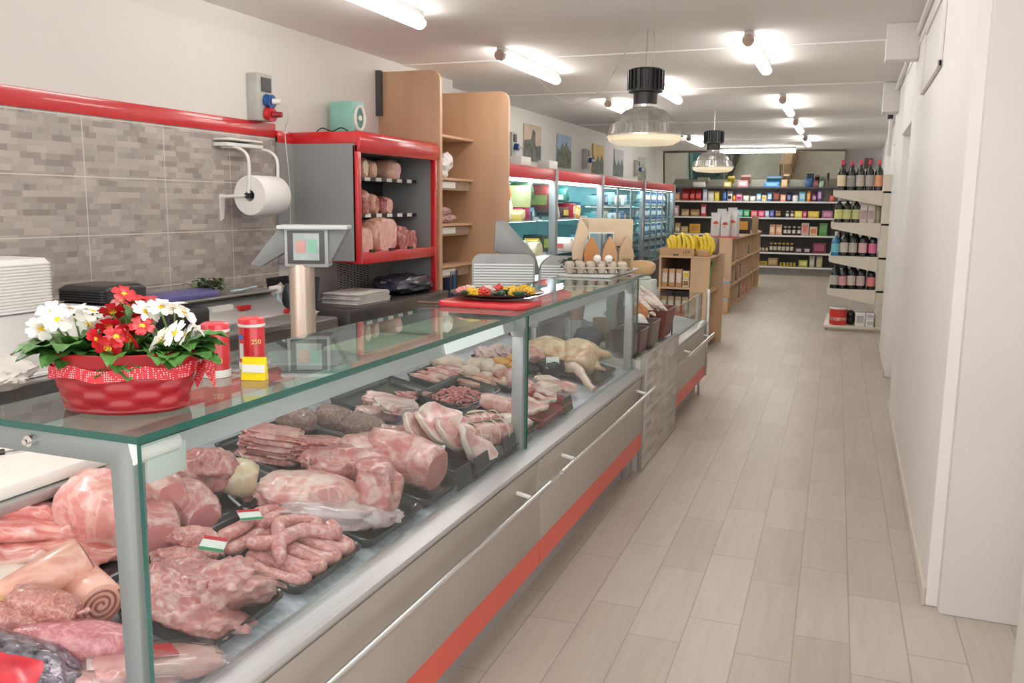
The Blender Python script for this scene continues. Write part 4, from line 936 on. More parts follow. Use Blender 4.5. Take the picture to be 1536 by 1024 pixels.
PD = dots()
vs = []; n = 80
for j, z in enumerate((.094, .086, .071)):
    for k in range(n):
        a = 2*math.pi*k/n; w = 1+(.03+.03*j)*.5+.012*j*math.sin(k*1.1); vs.append((.139*w*math.cos(a), .0975*w*math.sin(a), z+.004*math.sin(k*.5)))
MB().add(vs, [(j*n+k, j*n+(k+1) % n, (j+1)*n+(k+1) % n, (j+1)*n+k) for j in range(2) for k in range(n)]).build('ribbon', PD, bk)
MB().add([(.146, .02, .095), (.160, .0, .092), (.168, -.03, .076), (.152, -.03, .045), (.138, -.01, .06), (.172, .02, .088), (.18, -.01, .04)], [(0, 1, 2, 3, 4), (1, 5, 6, 2)]).build('ribbon_tail', PD, bk)
MB().lathe([(0, .09), (.138, .094)], n=30, sy=.7, cap=False).build('soil', mat('potting_soil', (52, 40, 32), .9, var=.3, scale=60), bk)
leafm = mat('primrose_leaf', (70, 122, 50), .45, var=.2, scale=22, bump=.5, bscale=50)
stemm = mat('primrose_stem', (110, 140, 70), .5, var=.1)
whitep = mat('white_petal', (246, 244, 236), .5, var=.03); redp = mat('red_petal', (188, 16, 28), .45, var=.14, scale=50); eye = mat('yellow_eye', (240, 196, 30), .5, var=.1)
def leaf(mb, base, az, L, w, lift, droop):
    vs = []; fs = []; N_ = 8
    for i in range(N_+1):
        t = i/N_; ww = w*math.sin(math.pi*min(1, t*.93+.05))**.7*(1 if t < .6 else 1.05); x = L*t; z = lift*math.sin(t*1.6)-droop*t*t
        for s, k in ((-1, .35), (-.5, .1), (0, -.12), (.5, .1), (1, .35)):
            vs.append((x, s*ww, z+k*ww*.5+.003*math.sin(i*2.4+s*3)))
    for i in range(N_):
        for k in range(4): fs.append((i*5+k, i*5+k+1, i*5+k+6, i*5+k+5))
    mb.add(vs, fs, 0, Matrix.Translation(base) @ Matrix.Rotation(az, 4, 'Z'))
def make_flower(pm, r):
    vs = []; fs = []
    for p in range(5):
        a0 = 2*math.pi*p/5; o = len(vs)
        pts = [(.08, 0, 0), (.45, -.34, .10), (.85, -.42, .12), (1.02, -.2, .02), (.92, 0, .06), (1.02, .2, .02), (.85, .42, .12), (.45, .34, .10), (.6, 0, .16)]
        for x, y, z in pts:
            vs.append((r*(x*math.cos(a0)-y*math.sin(a0)), r*(x*math.sin(a0)+y*math.cos(a0)), r*z+.0006*p))
        fs += [(o, o+1, o+8), (o+1, o+2, o+8), (o+2, o+3, o+4, o+8), (o+8, o+4, o+5, o+6), (o+8, o+6, o+7), (o, o+8, o+7)]
    f = MB().add(vs, fs).build('flower', pm, smooth=60)
    e = MB().lathe([(0, .12*r), (.2*r, .1*r), (.3*r, .03*r)], n=10, cap=False).build('flower_eye', eye, f)
    return f
fwh = make_flower(whitep, .029); frd = make_flower(redp, .024)
def primrose(x, y, lab, proto, heads, leaves, seed):
    t = thing('primrose_plant', lab, 'plant', (-1.322, 1.303, GZ+.095), 21, 'primroses in the red basket'); r_ = random.Random(seed)
    heads = [(h[0]*.97, h[1], h[2]*.84, h[3], h[4]) for h in heads]
    mb = MB()
    for az, L, w, lift, droop in leaves: leaf(mb, (x, y, .0), R(az), L, w, lift, droop)
    mb.build('foliage', leafm, t)
    st = MB(); 
    for hx, hy, hz, *_ in heads: st.tube(spline([(x, y, 0), ((x+hx)/2+.004, (y+hy)/2, hz*.5), (hx, hy, hz-.003)], 3), .0022, 5)
    st.build('stalks', stemm, t)
    for hx, hy, hz, tx, ty in heads:
        f = proto.copy(); COL.objects.link(f); f.parent = t; f.location = (hx, hy, hz); f.rotation_euler = (R(tx), R(ty), r_.uniform(0, 6))
        for c in proto.children: c2_ = c.copy(); COL.objects.link(c2_); c2_.parent = f
def ring(a0, a1, n, L=.1, w=.032, lift=.05, droop=.035, seed=1):
    q = random.Random(seed); return [(a0+(a1-a0)*i/max(1, n-1)+q.uniform(-9, 9), L*q.uniform(.8, 1.2), w*q.uniform(.85, 1.15), lift*q.uniform(.5, 1.4), droop*q.uniform(.7, 1.3)) for i in range(n)]
primrose(-.085, -.005, 'white primrose plant at the left end of the red basket', fwh,
    [(-.105, -.05, .10, 52, -8), (-.075, -.045, .115, 35, 0), (-.13, -.02, .085, 40, -30), (-.15, -.03, .075, 30, -40), (-.10, .0, .118, 10, -5), (-.045, -.05, .092, 48, 18), (-.025, -.04, .085, 40, 20), (-.07, .02, .11, -15, 0)],
    ring(110, 300, 15, .105, seed=2)+ring(-60, 90, 8, .075, lift=.06, droop=.01, seed=3), 1)
primrose(.0, .03, 'red primrose plant rising at the back of the red basket', frd,
    [(-.035, .03, .115, 25, -15), (-.01, .02, .135, 30, 0), (.012, .025, .14, 10, 0), (.035, .02, .125, 30, 12), (.055, .03, .115, 25, 25), (-.05, .04, .10, 10, -30), (.0, .05, .135, -20, 0), (.02, .0, .12, 45, 5), (-.02, .0, .112, 50, -8), (.045, .0, .105, 45, 10), (.03, .05, .13, -15, 10)],
    ring(20, 160, 6, .08, lift=.09, droop=.02, seed=4), 2)
primrose(.015, -.045, 'red primrose plant with yellow eyes at the front of the red basket', frd,
    [(-.015, -.085, .062, 62, -6), (.012, -.095, .045, 66, 4), (.045, -.075, .062, 60, 12), (.0, -.06, .088, 45, 0), (.03, -.055, .075, 48, 14), (.022, -.08, .068, 55, 10), (.06, -.05, .088, 40, 18)],
    ring(190, 350, 13, .075, .026, lift=.035, droop=.035, seed=5), 3)
primrose(.095, -.005, 'white primrose plant at the right end of the red basket', fwh,
    [(.055, -.02, .115, 48, -10), (.085, -.015, .125, 30, 0), (.11, -.01, .122, 25, 12), (.13, -.015, .112, 35, 24), (.10, .015, .128, -5, 0), (.07, .015, .125, 0, -8), (.125, -.05, .072, 55, 10), (.145, -.045, .068, 50, 24), (.10, -.06, .058, 62, 0), (.15, -.02, .085, 40, 40)],
    ring(-85, 75, 14, .10, .031, seed=6)+ring(170, 280, 7, .075, lift=.06, droop=.01, seed=7), 4)
# hide the two source flowers inside the set by making them heads of the first plants
hosts = [o for o in COL.objects if o.name.startswith('primrose_plant')]
fwh.parent = hosts[0]; fwh.location = (-.12, -.035, .095); fwh.rotation_euler = (R(45), R(-18), .5)
frd.parent = hosts[1]; frd.location = (.0, .012, .128); frd.rotation_euler = (R(38), 0, .8)
# canisters
canred = mat('canister_red', (196, 30, 40), .3, coat=.5, var=.05); lidpink = mat('canister_lid', (226, 60, 70), .2, coat=.4, var=.04)
for i, (x, y, l) in enumerate(((-1.367, 1.622, 'red canister with translucent lid touching the right edge of the flower basket'), (-1.352, 1.735, 'red canister with white barcode panel behind the yellow price tag'))):
    t = thing('seasoning_canister', l, 'canister', (x, y, GZ), 0, 'red canisters on the glass top')
    MB().lathe([(0, 0), (.031, 0), (.032, .008), (.032, .018)], n=32).build('base', offwhite, t)
    MB().lathe([(.031, .018), (.031, .105), (.0, .105)], n=32).build('body', canred, t)
    MB().lathe([(.031, .105), (.0325, .107), (.0325, .112), (.031, .113)], n=32, cap=False).build('white_ring', offwhite, t)
    MB().lathe([(.032, .112), (.032, .124), (.026, .128), (0, .126)], n=32).build('lid', lidpink, t)
    pn = MB(); 
    for k in range(5):
        a0, a1 = R(-118+k*5), R(-113+k*5)
        pn.add([(.0315*math.cos(a0), .0315*math.sin(a0), .028), (.0315*math.cos(a1), .0315*math.sin(a1), .028), (.0315*math.cos(a1), .0315*math.sin(a1), .066), (.0315*math.cos(a0), .0315*math.sin(a0), .066)], [(0, 1, 2, 3)])
    if i: pn.build('barcode_panel', mat('barcode', (226, 222, 218), .5, var=.35, scale=90, stretch=(6, 6, .1)), t)
    if i: MB().lathe([(0, 0), (.009, .0)], n=18, cap=False, M=Matrix.Translation((.0317*math.cos(R(-105)), .0317*math.sin(R(-105)), .082)) @ Euler((R(90), 0, R(-15))).to_matrix().to_4x4() @ Matrix.Diagonal((1, .7, 1, 1))).build('blue_oval', mat('oval_blue', (60, 110, 190), .4), t)
    a = R(-48 if not i else -35); text('printed_weight', '250', .016, mat('print_gold', (236, 206, 120), .5), t, (.0322*math.cos(a), .0322*math.sin(a), .04 if not i else .07), (90, 0, math.degrees(a)+90))
t = thing('price_tag', 'yellow and white price tag standing before the second canister', 'price tag', (-1.262, 1.625, GZ), 18)
ty = mat('tag_yellow', (244, 214, 20), .4, var=.03)
MB().prism([(-.012, 0), (.012, 0), (.004, .052), (.0, .052)], 'x', -.028, .028).build('holder', ty, t)
MB().box((-.026, -.0, 0), (.026, .0015, .018), 0, Matrix.Translation((0, -.0095, .018)) @ Euler((R(-13), 0, 0)).to_matrix().to_4x4()).build('white_strip', offwhite, t)
# platter on the red board
o = MB().prism(rrect(.38, .26, .05), 'z', 0, .02).build('serving_board', mat('red_board', (206, 40, 48), .35, coat=.2), loc=(-1.345, 3.25, GZ), bevel=.004); tag(o, 'red board under the round black platter on the glass top', 'board')
t = thing('platter', 'round black platter of antipasti on the red board by the middle post', 'platter', (-1.36, 3.36, GZ+.021))
MB().lathe([(0, .004), (.13, .004), (.19, .018), (.2, .022), (.197, .026), (.13, .010), (0, .009)], n=56, cap=False).build('plate', blackg, t)
ag = {'w': mat('mozzarella', (238, 226, 214), .4), 'r': mat('tomato_red', (214, 60, 44), .3, coat=.4), 'y': mat('pepper_yellow', (240, 190, 40), .3, coat=.3, var=.12), 'g': mat('basil_green', (40, 86, 46), .45, var=.2), 'k': mat('olive_black', (34, 32, 46), .2), 'p': mat('ham_rose', (226, 140, 136), .4)}
FD = [('p', -.14, -.04, 'rolled ham piece nearest the knife on the platter'), ('w', -.12, .02, 'mozzarella piece on the left of the platter'), ('g', -.13, -.08, 'basil leaf at the left rim of the platter'), ('y', -.10, -.09, 'small yellow pepper piece on the left of the platter'), ('r', -.06, -.05, 'tomato piece left of the platter centre'), ('r', -.05, -.1, 'tomato piece at the front left of the platter'), ('w', -.04, .02, 'mozzarella piece behind the tomatoes on the platter'), ('r', -.0, .05, 'tomato piece at the back of the platter'), ('g', .01, -.10, 'dark basil leaf at the front of the platter'), ('g', .03, -.03, 'basil leaf in the middle of the platter'), ('y', .06, .01, 'large yellow pepper piece right of the platter centre'), ('y', .07, -.07, 'yellow pepper piece at the front right of the platter'), ('g', .09, -.11, 'basil leaf under the front right peppers'), ('y', .11, .06, 'yellow pepper piece at the back right of the platter'), ('y', .13, -.02, 'yellow pepper piece near the right rim of the platter'), ('k', .11, -.06, 'black olive among the right peppers'), ('k', -.09, .07, 'black olive at the back left of the platter')]
cr = Matrix.Rotation(R(21), 2)
for i, (c, a, b, l) in enumerate(FD):
    v = cr @ Vector((a, b)); big = 1.3 if l.startswith('large') else 1
    mb = MB().lump((0, 0, .02), (.03*big, .022*big, .02 if c != 'g' else .008), 220+i, .45, 3) if c != 'k' else MB().lump((0, 0, .012), (.015, .015, .013), 1, .02)
    o = mb.build('antipasto_piece', ag[c], loc=(-1.36+v.x, 3.36+v.y, GZ+.028), rot=(0, 0, i)); tag(o, l, 'food', 'antipasti on the black platter')
k = thing('serving_knife', 'wide-bladed knife with wooden handle sticking out left of the platter', 'knife', (-1.52, 3.16, GZ+.001), 15)
MB().prism([(0, -.014), (.10, -.02), (.13, 0), (.1, .012), (0, .012)], 'z', 0, .003).build('blade', chrome, k); MB().tube([(-.10, 0, .008), (0, 0, .006)], .010, 10, flat=.6).build('handle', mat('dark_wood_handle', (92, 62, 48), .5), k)
# display board with egg carton, eggs, kraft display stand
sb = thing('display_board', 'white board at the far end of the glass top carrying the egg carton', 'board', (-1.39, 4.74, GZ))
MB().box((-.15, 0, 0), (.15, .72, .014)).build('board', mat('board_grey', (206, 204, 202), .5), sb, bevel=.004); MB().box((-.03, .62, -.5), (.03, .68, 0)).build('support_post', steel, sb)
BZ = GZ+.019
ec = thing('egg_carton', 'grey pulp egg carton with two white eggs at the far glass end', 'egg carton', (-1.36, 4.87, BZ), 24)
pulp = mat('grey_pulp', (196, 184, 168), .85, var=.08, bump=.3, bscale=90)
q = MB().prism(rrect(.37, .13, .03), 'z', .028, .036)
for i in range(6):
    for j in range(2): q.lathe([(.0, 0), (.018, 0), (.028, .03), (.024, .032)], c=(-.152+i*.061, -.031+j*.062, 0), n=12)
for i in range(6): q.lump((-.152+i*.061, .0, .045), (.028, .058, .022), 3, .05, 1, .7, nu=16, nv=12)
q.build('tray', pulp, ec)
em = mat('egg_white_shell', (244, 240, 232), .45, var=.02)
for i, (a, b) in enumerate(((.02, -.02), (.08, -.02))):
    o = MB().lathe([(0, -.028), (.012, -.025), (.02, -.012), (.022, 0), (.019, .014), (.01, .026), (0, .029)], n=20, cap=False, M=Euler((R(80), 0, R(30))).to_matrix().to_4x4()).build('egg', em, loc=(-1.36+a, 4.84+b+a*.45, BZ+.085)); tag(o, ['left one of the two white eggs on the pulp carton', 'right one of the two white eggs on the pulp carton'][i], 'egg', 'white eggs')
ks = thing('kraft_stand', 'tall beige kraft display bag with a square cut-out window beyond the egg carton', 'display stand', (-1.40, 5.22, BZ), 22)
kb = mat('beige_kraft', (214, 194, 164), .7, var=.05, bump=.15)
q = MB(); ow = [(-.2, 0), (-.2, .10), (-.155, .31), (.155, .31), (.165, .0)]
q.prism([(-.2, 0), (-.205, .12), (-.16, .31), (-.10, .31), (-.105, .21), (-.13, .15), (-.145, 0)], 'y', -.03, .03)
q.prism([(-.16, .31), (.165, .305), (.165, .14), (.05, .14), (.05, .22), (-.105, .22), (-.12, .24)], 'y', -.03, .03)
q.prism([(.165, .14), (.165, 0), (.11, 0), (.095, .14)], 'y', -.03, .03)
q.build('body', kb, ks, bevel=.006)
w = MB()
for a, b in (((-.105, .216), (.05, .224)), ((.043, .14), (.05, .22)), ((-.105, .13), (-.098, .22))): w.box((a[0], -.033, a[1]), (b[0], -.028, b[1]))
w.build('window_edge', offwhite, ks)
kbag = [mat('orange_kraft', (190, 128, 76), .7, var=.05), kraft, mat('clear_window_kraft', (190, 160, 126), .5, var=.1)]
for i, (a, l) in enumerate(((-.09, 'orange-brown kraft bag on the left inside the display stand'), (.02, 'kraft bag in the middle of the display stand'), (.12, 'kraft bag on the right edge of the display stand'))):
    v = Matrix.Rotation(R(22), 2) @ Vector((a, -.065))
    t = thing('paper_bag', l, 'bag', (-1.40+v.x, 5.22+v.y, BZ), 22, 'kraft bags in the display stand')
    MB().prism([(-.042, 0), (.042, 0), (.046, .10), (.03, .15), (.004, .20), (-.004, .20), (-.03, .15), (-.046, .10)], 'y', -.025, .025).build('bag', kbag[i], t, bevel=.005)
    MB().prism([(-.028, .01), (.028, .01), (.028, .07), (-.028, .07)], 'y', -.027, -.025).build('window', mat('grain_window', (150, 124, 84), .5, var=.3, scale=60) if i else kbag[0], t)
hp = MB(); r9 = random.Random(4)
for i in range(36): leaf(hp, (r9.uniform(-.02, .02), r9.uniform(-.02, .02), r9.uniform(0, .04)), r9.uniform(0, 6.28), .045, .012, r9.uniform(.02, .05), .01)
o = hp.build('herb_bunch', mat('parsley', (72, 110, 56), .5, var=.25, scale=40), loc=(-1.54, 4.94, BZ)); tag(o, 'small bunch of green herbs left of the egg carton', 'herbs')
o = MB().lump((0, 0, .02), (.035, .025, .02), 3, .3).build('carrot_chunk', mat('carrot', (226, 110, 50), .5), loc=(-1.42, 5.02, BZ)); tag(o, 'orange carrot chunk between the kraft bags and the eggs', 'vegetable')
# slicer on its bench behind the far end
o = MB().box((-.42, -.02, .84), (.42, .62, .88)).box((-.40, 0, 0), (-.36, .6, .84)).box((.36, 0, 0), (.40, .6, .84)).build('steel_bench', steel_l, loc=(-2.2, 5.1, 0), bevel=.004); tag(o, 'steel bench behind the far counter end carrying the slicer', 'bench')
sl = thing('meat_slicer', 'aluminium meat slicer with ribbed plates standing behind the platter', 'slicer', (-1.98, 5.35, .88), 22)
al = mat('cast_aluminium', (160, 162, 160), .4, .4, var=.04); alr = mat('aluminium_bright', (214, 216, 214), .28, .45, var=.03)
MB().prism(rrect(.62, .3, .06), 'z', 0, .07).build('base', al, sl, bevel=.015)
def ribbed(name, x0, x1, z0, z1, y, lean, r):
    q = MB(); pts = [(x0, z0), (x1, z0), (x1, z1-r*.5)]+[(p[0], p[2]) for p in arc((x1-r, 0, z1-r), r, 10, 90, 5)]+[(p[0], p[2]) for p in arc((x0+r, 0, z1-r), r, 90, 175, 5)]
    Mx = Matrix.Translation((0, y, 0)) @ Euler((R(lean), 0, 0)).to_matrix().to_4x4()
    q.prism(pts, 'y', 0, .012, 0, Mx)
    n = 15
    for i in range(n):
        z = z0+(z1-z0)*(.03+.80*i/n); q.box((x0+.012, -.008, z), (x1-.012, 0, z+.010), 1, Mx)
    return q.build(name, [al, alr], sl)
ribbed('gauge_plate', -.34, .07, .07, .40, -.06, 0, .06)
ribbed('carriage_plate', .10, .42, .07, .39, -.02, 0, .12)
MB().tube([(.14, .04, .22), (.14, .065, .22)], .17, 40).build('blade', chrome, sl); MB().tube([(.14, .06, .22), (.14, .09, .22)], .175, 40).build('blade_guard', al, sl, bevel=.01)
MB().prism([(-.19, .61), (-.13, .62), (.07, .40), (.11, .27), (.02, .25), (-.08, .36), (-.20, .42)], 'y', -.02, .02).build('blade_cover', mat('slicer_grey', (140, 142, 142), .4, .3), sl, bevel=.01)
MB().tube(spline([(-.18, -.04, .10), (-.10, -.13, .14), (.0, -.15, .12)]), .012, 8).build('carriage_handle', al, sl); MB().lathe([(0, 0), (.03, 0), (.035, .03), (0, .035)], c=(-.2, -.1, .03), n=16).build('dial', black, sl)
# scale on the rear worktop
s = thing('counter_scale', 'steel pillar scale with tilted grey display housing behind the glass top', 'scale', (-2.12, 3.06, .894), 24)
MB().prism(rrect(.3, .26, .03), 'z', 0, .05).build('base', grey_d, s, bevel=.006); MB().prism(rrect(.34, .3, .03), 'z', .05, .06).build('weighing_plate', steel_l, s)
MB().tube([(0, 0, .06), (0, 0, .45)], .052, 28).build('pillar', mat('satin_pillar', (206, 188, 172), .3, .75, var=.06, stretch=(30, 30, .5)), s)
hs = mat('scale_housing', (164, 168, 168), .4, .2, var=.03)
MB().box((-.06, -.05, .44), (.12, .06, .60)).build('display_housing', hs, s, bevel=.008)
MB().box((-.085, -.07, .595), (.20, .08, .612)).build('top_bar', mat('scale_top_light', (196, 200, 200), .35), s, bevel=.004)
MB().prism([(-.06, .595), (-.085, .595), (-.20, .45), (-.16, .44), (-.06, .50)], 'y', -.04, .05).build('left_wing', mat('scale_wing', (116, 120, 120), .4), s, bevel=.004)
MB().prism([(.12, .595), (.20, .595), (.125, .46), (.12, .46)], 'y', -.04, .05).build('right_wing', MATS['scale_wing'], s, bevel=.003)
sf = MB().box((-.045, -.058, .455), (.105, -.05, .590)).build('screen_frame', grey_d, s, bevel=.003)
MB().box((-.02, -.061, .47), (.085, -.0585, .58)).build('screen', mat('lcd_screen', (150, 164, 162), .15, var=.14, scale=14, coat=.6), sf)
MB().box((-.01, -.0625, .50), (.03, -.061, .55)).build('pink_field', mat('lcd_pink', (190, 140, 132), .2), sf); MB().box((.04, -.0625, .50), (.075, -.061, .555)).build('green_field', mat('lcd_green', (118, 176, 150), .2), sf)
# boards and bits on the rear worktop, seen through the glass
for i, (y, c, l) in enumerate(((3.75, (222, 214, 190), 'cream cutting board lying on the rear worktop beyond the scale'), (4.45, (216, 208, 188), 'cream cutting board at the far end of the rear worktop'))):
    o = MB().box((-.15, -.26, 0), (.15, .26, .025)).build('cutting_board', mat('cream_board_%d' % i, c, .5, var=.03), loc=(-2.16, y, .894), bevel=.006); tag(o, l, 'cutting board')
o = MB().box((-.16, -.24, 0), (.16, .24, .025)).build('cutting_board', mat('red_cutting_board', (196, 70, 66), .5, var=.04), loc=(-2.17, 2.6, .894), bevel=.006); tag(o, 'red cutting board on the rear worktop before the scale', 'cutting board')
# ---------------------------------------------------------------- ledge between the counters
LZ = .714
wk = mat('brown_wicker', (112, 58, 46), .5, var=.2, scale=50, bump=.8, bscale=70); bn = mat('brown_bin', (84, 58, 52), .4, var=.06)
def bin_(name, lab, x, y, w, d, h, m, cat, rz=0, flare=1.12):
    q = loft(MB(), [(w, d, .02, 0), (w*flare, d*flare, .025, h), (w*flare+.012, d*flare+.012, .028, h), (w*flare+.012, d*flare+.012, .028, h+.012), (w*flare-.012, d*flare-.012, .02, h+.01), (w-.016, d-.016, .015, .012)])
    o = q.build(name, m, loc=(x, y, LZ), rot=(0, 0, R(rz))); return tag(o, lab, cat)
bin_('storage_bin', 'brown plastic bin nearest the end of the meat counter on the ledge', -1.22, 5.2, .16, .22, .13, bn, 'bin')
bin_('storage_bin', 'grey-brown plastic bin between the near bin and the wicker basket', -1.22, 5.52, .17, .24, .14, mat('greyish_bin', (96, 82, 78), .4), 'bin')
bin_('bread_basket', 'dark red wicker basket heaped with white floured sausages on the ledge', -1.27, 5.93, .27, .30, .18, wk, 'basket', flare=1.22)
o = MB().prism([(-.08, 0), (.08, 0), (.02, .09), (-.02, .09)], 'y', -.06, .06).build('paper_pile', offwhite, loc=(-1.24, 5.5, LZ+.1), bevel=.02); tag(o, 'white folded paper rising from the grey-brown bin', 'paper')
fl = meat('floured_casing', (206, 188, 176), (238, 230, 222), .55, 16, .7, coat=0)
for i in range(8):
    q = MB().lump((0, 0, 0), (.15, .024, .024), 240+i, .12, 2, .9)
    o = q.build('dry_sausage', fl, loc=(-1.30+.018*(i % 3), 5.78+.045*i, LZ+.19+.03*(i % 3)), rot=(R(0), R(18+6*(i % 2)), R(-50+7*(i % 4))))
    tag(o, ['nearest', 'second', 'third', 'fourth', 'fifth', 'sixth', 'seventh', 'farthest'][i]+' white floured dry sausage heaped in the wicker basket', 'sausage', 'floured sausages in the wicker basket')
o = MB().box((-.045, -.045, 0), (.045, .045, .15)).build('paper_box', mat('lilac_white', (206, 200, 212), .5), loc=(-1.62, 5.38, LZ), bevel=.004); tag(o, 'lilac-white upright box supporting the pink cup behind the end glass', 'box')
o = MB().lathe([(0, 0), (.042, 0), (.052, .09), (.05, .092), (.04, .01), (0, .008)], n=28, cap=False).build('cup', mat('pink_cup', (206, 168, 154), .4), loc=(-1.62, 5.38, LZ+.152)); tag(o, 'pinkish cup on the lilac-white box behind the end glass', 'cup')
o = MB().lathe([(0, 0), (.045, 0), (.055, .15), (.053, .152), (.042, .01), (0, .008)], n=28, cap=False).build('cup', mat('kraft_cup', (176, 146, 112), .6), loc=(-1.49, 5.5, LZ)); tag(o, 'tall kraft cup right of the pink cup behind the end glass', 'cup')
o = MB().lathe([(0, 0), (.04, 0), (.042, .03), (.02, .06), (.016, .16), (.024, .2), (.018, .3), (0, .31)], n=20).build('pepper_mill', blackg, loc=(-1.32, 5.33, LZ)); tag(o, 'tall black pepper mill behind the end glass', 'pepper mill')
t = thing('spray_bottle', 'white spray bottle beside the black pepper mill on the ledge', 'bottle', (-1.40, 5.42, LZ)); MB().lathe([(0, 0), (.032, 0), (.034, .12), (.014, .16), (.014, .18), (0, .18)], n=20).build('body', offwhite, t); MB().box((-.05, -.012, .18), (.025, .012, .21)).build('trigger_head', offwhite, t, bevel=.004)
o = MB().lump((0, 0, .06), (.09, .06, .07), 8, .35, 2.4, zmin=0).build('folded_bag', mat('slate_cloth', (84, 90, 116), .5, var=.15), loc=(-1.5, 5.25, LZ)); tag(o, 'slate blue crumpled bag low behind the end glass', 'bag')
o = MB().lump((0, 0, .11), (.07, .06, .13), 9, .25, 2, zmin=0).build('bread_bag', kbag[0], loc=(-1.28, 5.68, LZ)); tag(o, 'upright orange-brown bread bag behind the pepper mill', 'bag')
o = MB().box((-.1, -.1, 0), (.1, .1, .40)).lathe([(0, .40), (.07, .40), (.075, .425), (0, .43)], n=24).build('till_machine', mat('pale_green_plastic', (206, 214, 204), .45), loc=(-1.42, 6.34, .66), bevel=.01); tag(o, 'pale greenish machine housing standing before the banana rack', 'machine')
o = MB().lump((0, 0, .05), (.1, .07, .055), 12, .08, 1.4, .8, zmin=0).build('bread_loaf', mat('loaf_crust', (206, 170, 124), .6, var=.08), loc=(-1.42, 6.36, 1.094)); tag(o, 'pale crusty loaf on top of the greenish machine', 'bread')
# ================================================================ BACK COUNTER ALONG THE LEFT WALL
bc = thing('back_counter', 'steel back counter under the tiled wall holding trays and machines', 'counter', (-4.17, 1.2, 0))
MB().box((0, 0, .72), (.66, 4.3, .76)).build('worktop', steel_l, bc, bevel=.004); MB().box((0.02, .02, 0), (.62, 4.28, .72)).build('cupboard', grey_d, bc)
MB().box((.655, 0, .66), (.665, 4.3, .75)).build('front_edge', steel, bc)
ft = foam
def ftray(w, d, h):
    return loft(MB(), [(w, d, .03, 0), (w, d, .03, .006), (w-.012, d-.012, .03, .012), (w-.03, d-.03, .03, h), (w-.06, d-.06, .02, h)])
# inverted foam trays, nested
f0 = ftray(.30, .36, .03).build('foam_tray', ft)
GF = 'stacked white foam trays'
for i in range(16):
    o = f0 if i == 0 else dup(f0); o.location = (-3.72, 2.93, 1.075+i*.0145); tag(o, 'white foam tray in the tall stack at the left edge above the big tub', 'tray', GF)
tub = loft(MB(), [(.32, .38, .03, 0), (.32, .38, .03, .012), (.29, .35, .03, .014), (.285, .34, .04, .30), (.25, .30, .04, .305)]).build('foam_tub', ft, loc=(-3.72, 2.93, .765)); tag(tub, 'large white tub under the tall stack of foam trays', 'tub')
for i, (y, h, l) in enumerate(((3.27, .31, 'white foam box standing right of the big tub'), (3.43, .285, 'small white foam stack partly hidden by the white flowers'))):
    o = loft(MB(), [(.26, .14, .03, 0), (.26, .14, .03, .01), (.24, .125, .035, .012), (.235, .12, .045, h-.02), (.20, .09, .04, h)]).build('foam_box', ft, loc=(-3.70, y, .762)); tag(o, l, 'box')
o = MB().lump((0, 0, .07), (.14, .2, .075), 14, .25, 2.2, zmin=0).build('paper_bag', mat('white_bag', (232, 228, 222), .6, bump=.3, bscale=20), loc=(-3.5, 2.68, .762)); tag(o, 'white crumpled bag lying before the foam tubs at the left edge', 'bag')
bb = mat('black_container', (34, 34, 36), .3, var=.08)
o = loft(MB(), [(.30, .28, .03, 0), (.31, .30, .03, .29), (.28, .26, .03, .30)]).build('container_stack_base', bb, loc=(-3.78, 3.60, .762)); o.name = 'black_crate'; tag(o, 'deep black plastic crate under the black lids by the tiled wall', 'crate')
l0 = loft(MB(), [(.33, .32, .03, 0), (.33, .32, .03, .008), (.30, .28, .05, .03), (.25, .22, .05, .034)]).build('nested_container', bb)
for i in range(5):
    o = l0 if i == 0 else dup(l0); o.location = (-3.78, 3.60, 1.064+i*.013); tag(o, 'black plastic container nested in the pile on the black crate', 'container', 'nested black containers')
# wrapping machine
wm = thing('wrapping_machine', 'steel film wrapping machine with purple lid on the back counter', 'machine', (-3.75, 4.3, .762))
MB().box((-.2, -.52, 0), (.25, -.18, .22)).build('black_side', bb, wm, bevel=.02)
MB().prism([(-.2, 0), (.28, 0), (.28, .1), (.1, .24), (-.2, .24)], 'y', -.36, .58).build('body', steel_l, wm, bevel=.006)
MB().box((-.2, -.38, .24), (.16, .6, .255)).build('top_plate', steel, wm, bevel=.004)
MB().lump((0, -.12, .27), (.12, .25, .03), 3, .03, 1, .6).build('purple_lid', mat('purple_lid', (86, 82, 140), .35, var=.04), wm)
MB().box((.12, -.1, .17), (.19, .1, .20), 0).build('label_plate', offwhite, wm); MB().box((.16, .14, .16), (.215, .24, .185)).build('red_label', red, wm)
MB().tube([(.285, .5, .12), (.31, .5, .12)], .018, 12).build('red_knob', mat('red_socket', (190, 30, 38)), wm)
MB().box((.05, -.2, .02), (.34, .56, .05)).build('roll_tray', steel, wm, bevel=.004)
hp = MB(); r9 = random.Random(8)
for i in range(60): leaf(hp, (r9.uniform(-.06, .06), r9.uniform(-.09, .09), r9.uniform(0, .06)), r9.uniform(0, 6.28), .08, .018, r9.uniform(.02, .07), .03)
o = hp.build('herb_bunch', mat('sage_green', (110, 126, 92), .6, var=.25, scale=30), loc=(-3.78, 4.45, 1.022)); tag(o, 'grey-green bunch of herbs lying on the wrapping machine', 'herbs')
o = MB().tube(spline([(0, -.1, .01), (0, .0, .012), (0, .14, .02)]), [.02]*6+[.012]*6+[.012], 10, flat=.4).build('spatula', mat('pale_blue_plastic', (170, 196, 204), .4), loc=(-3.66, 4.62, 1.022)); tag(o, 'pale blue scoop lying beside the herbs on the machine', 'scoop')
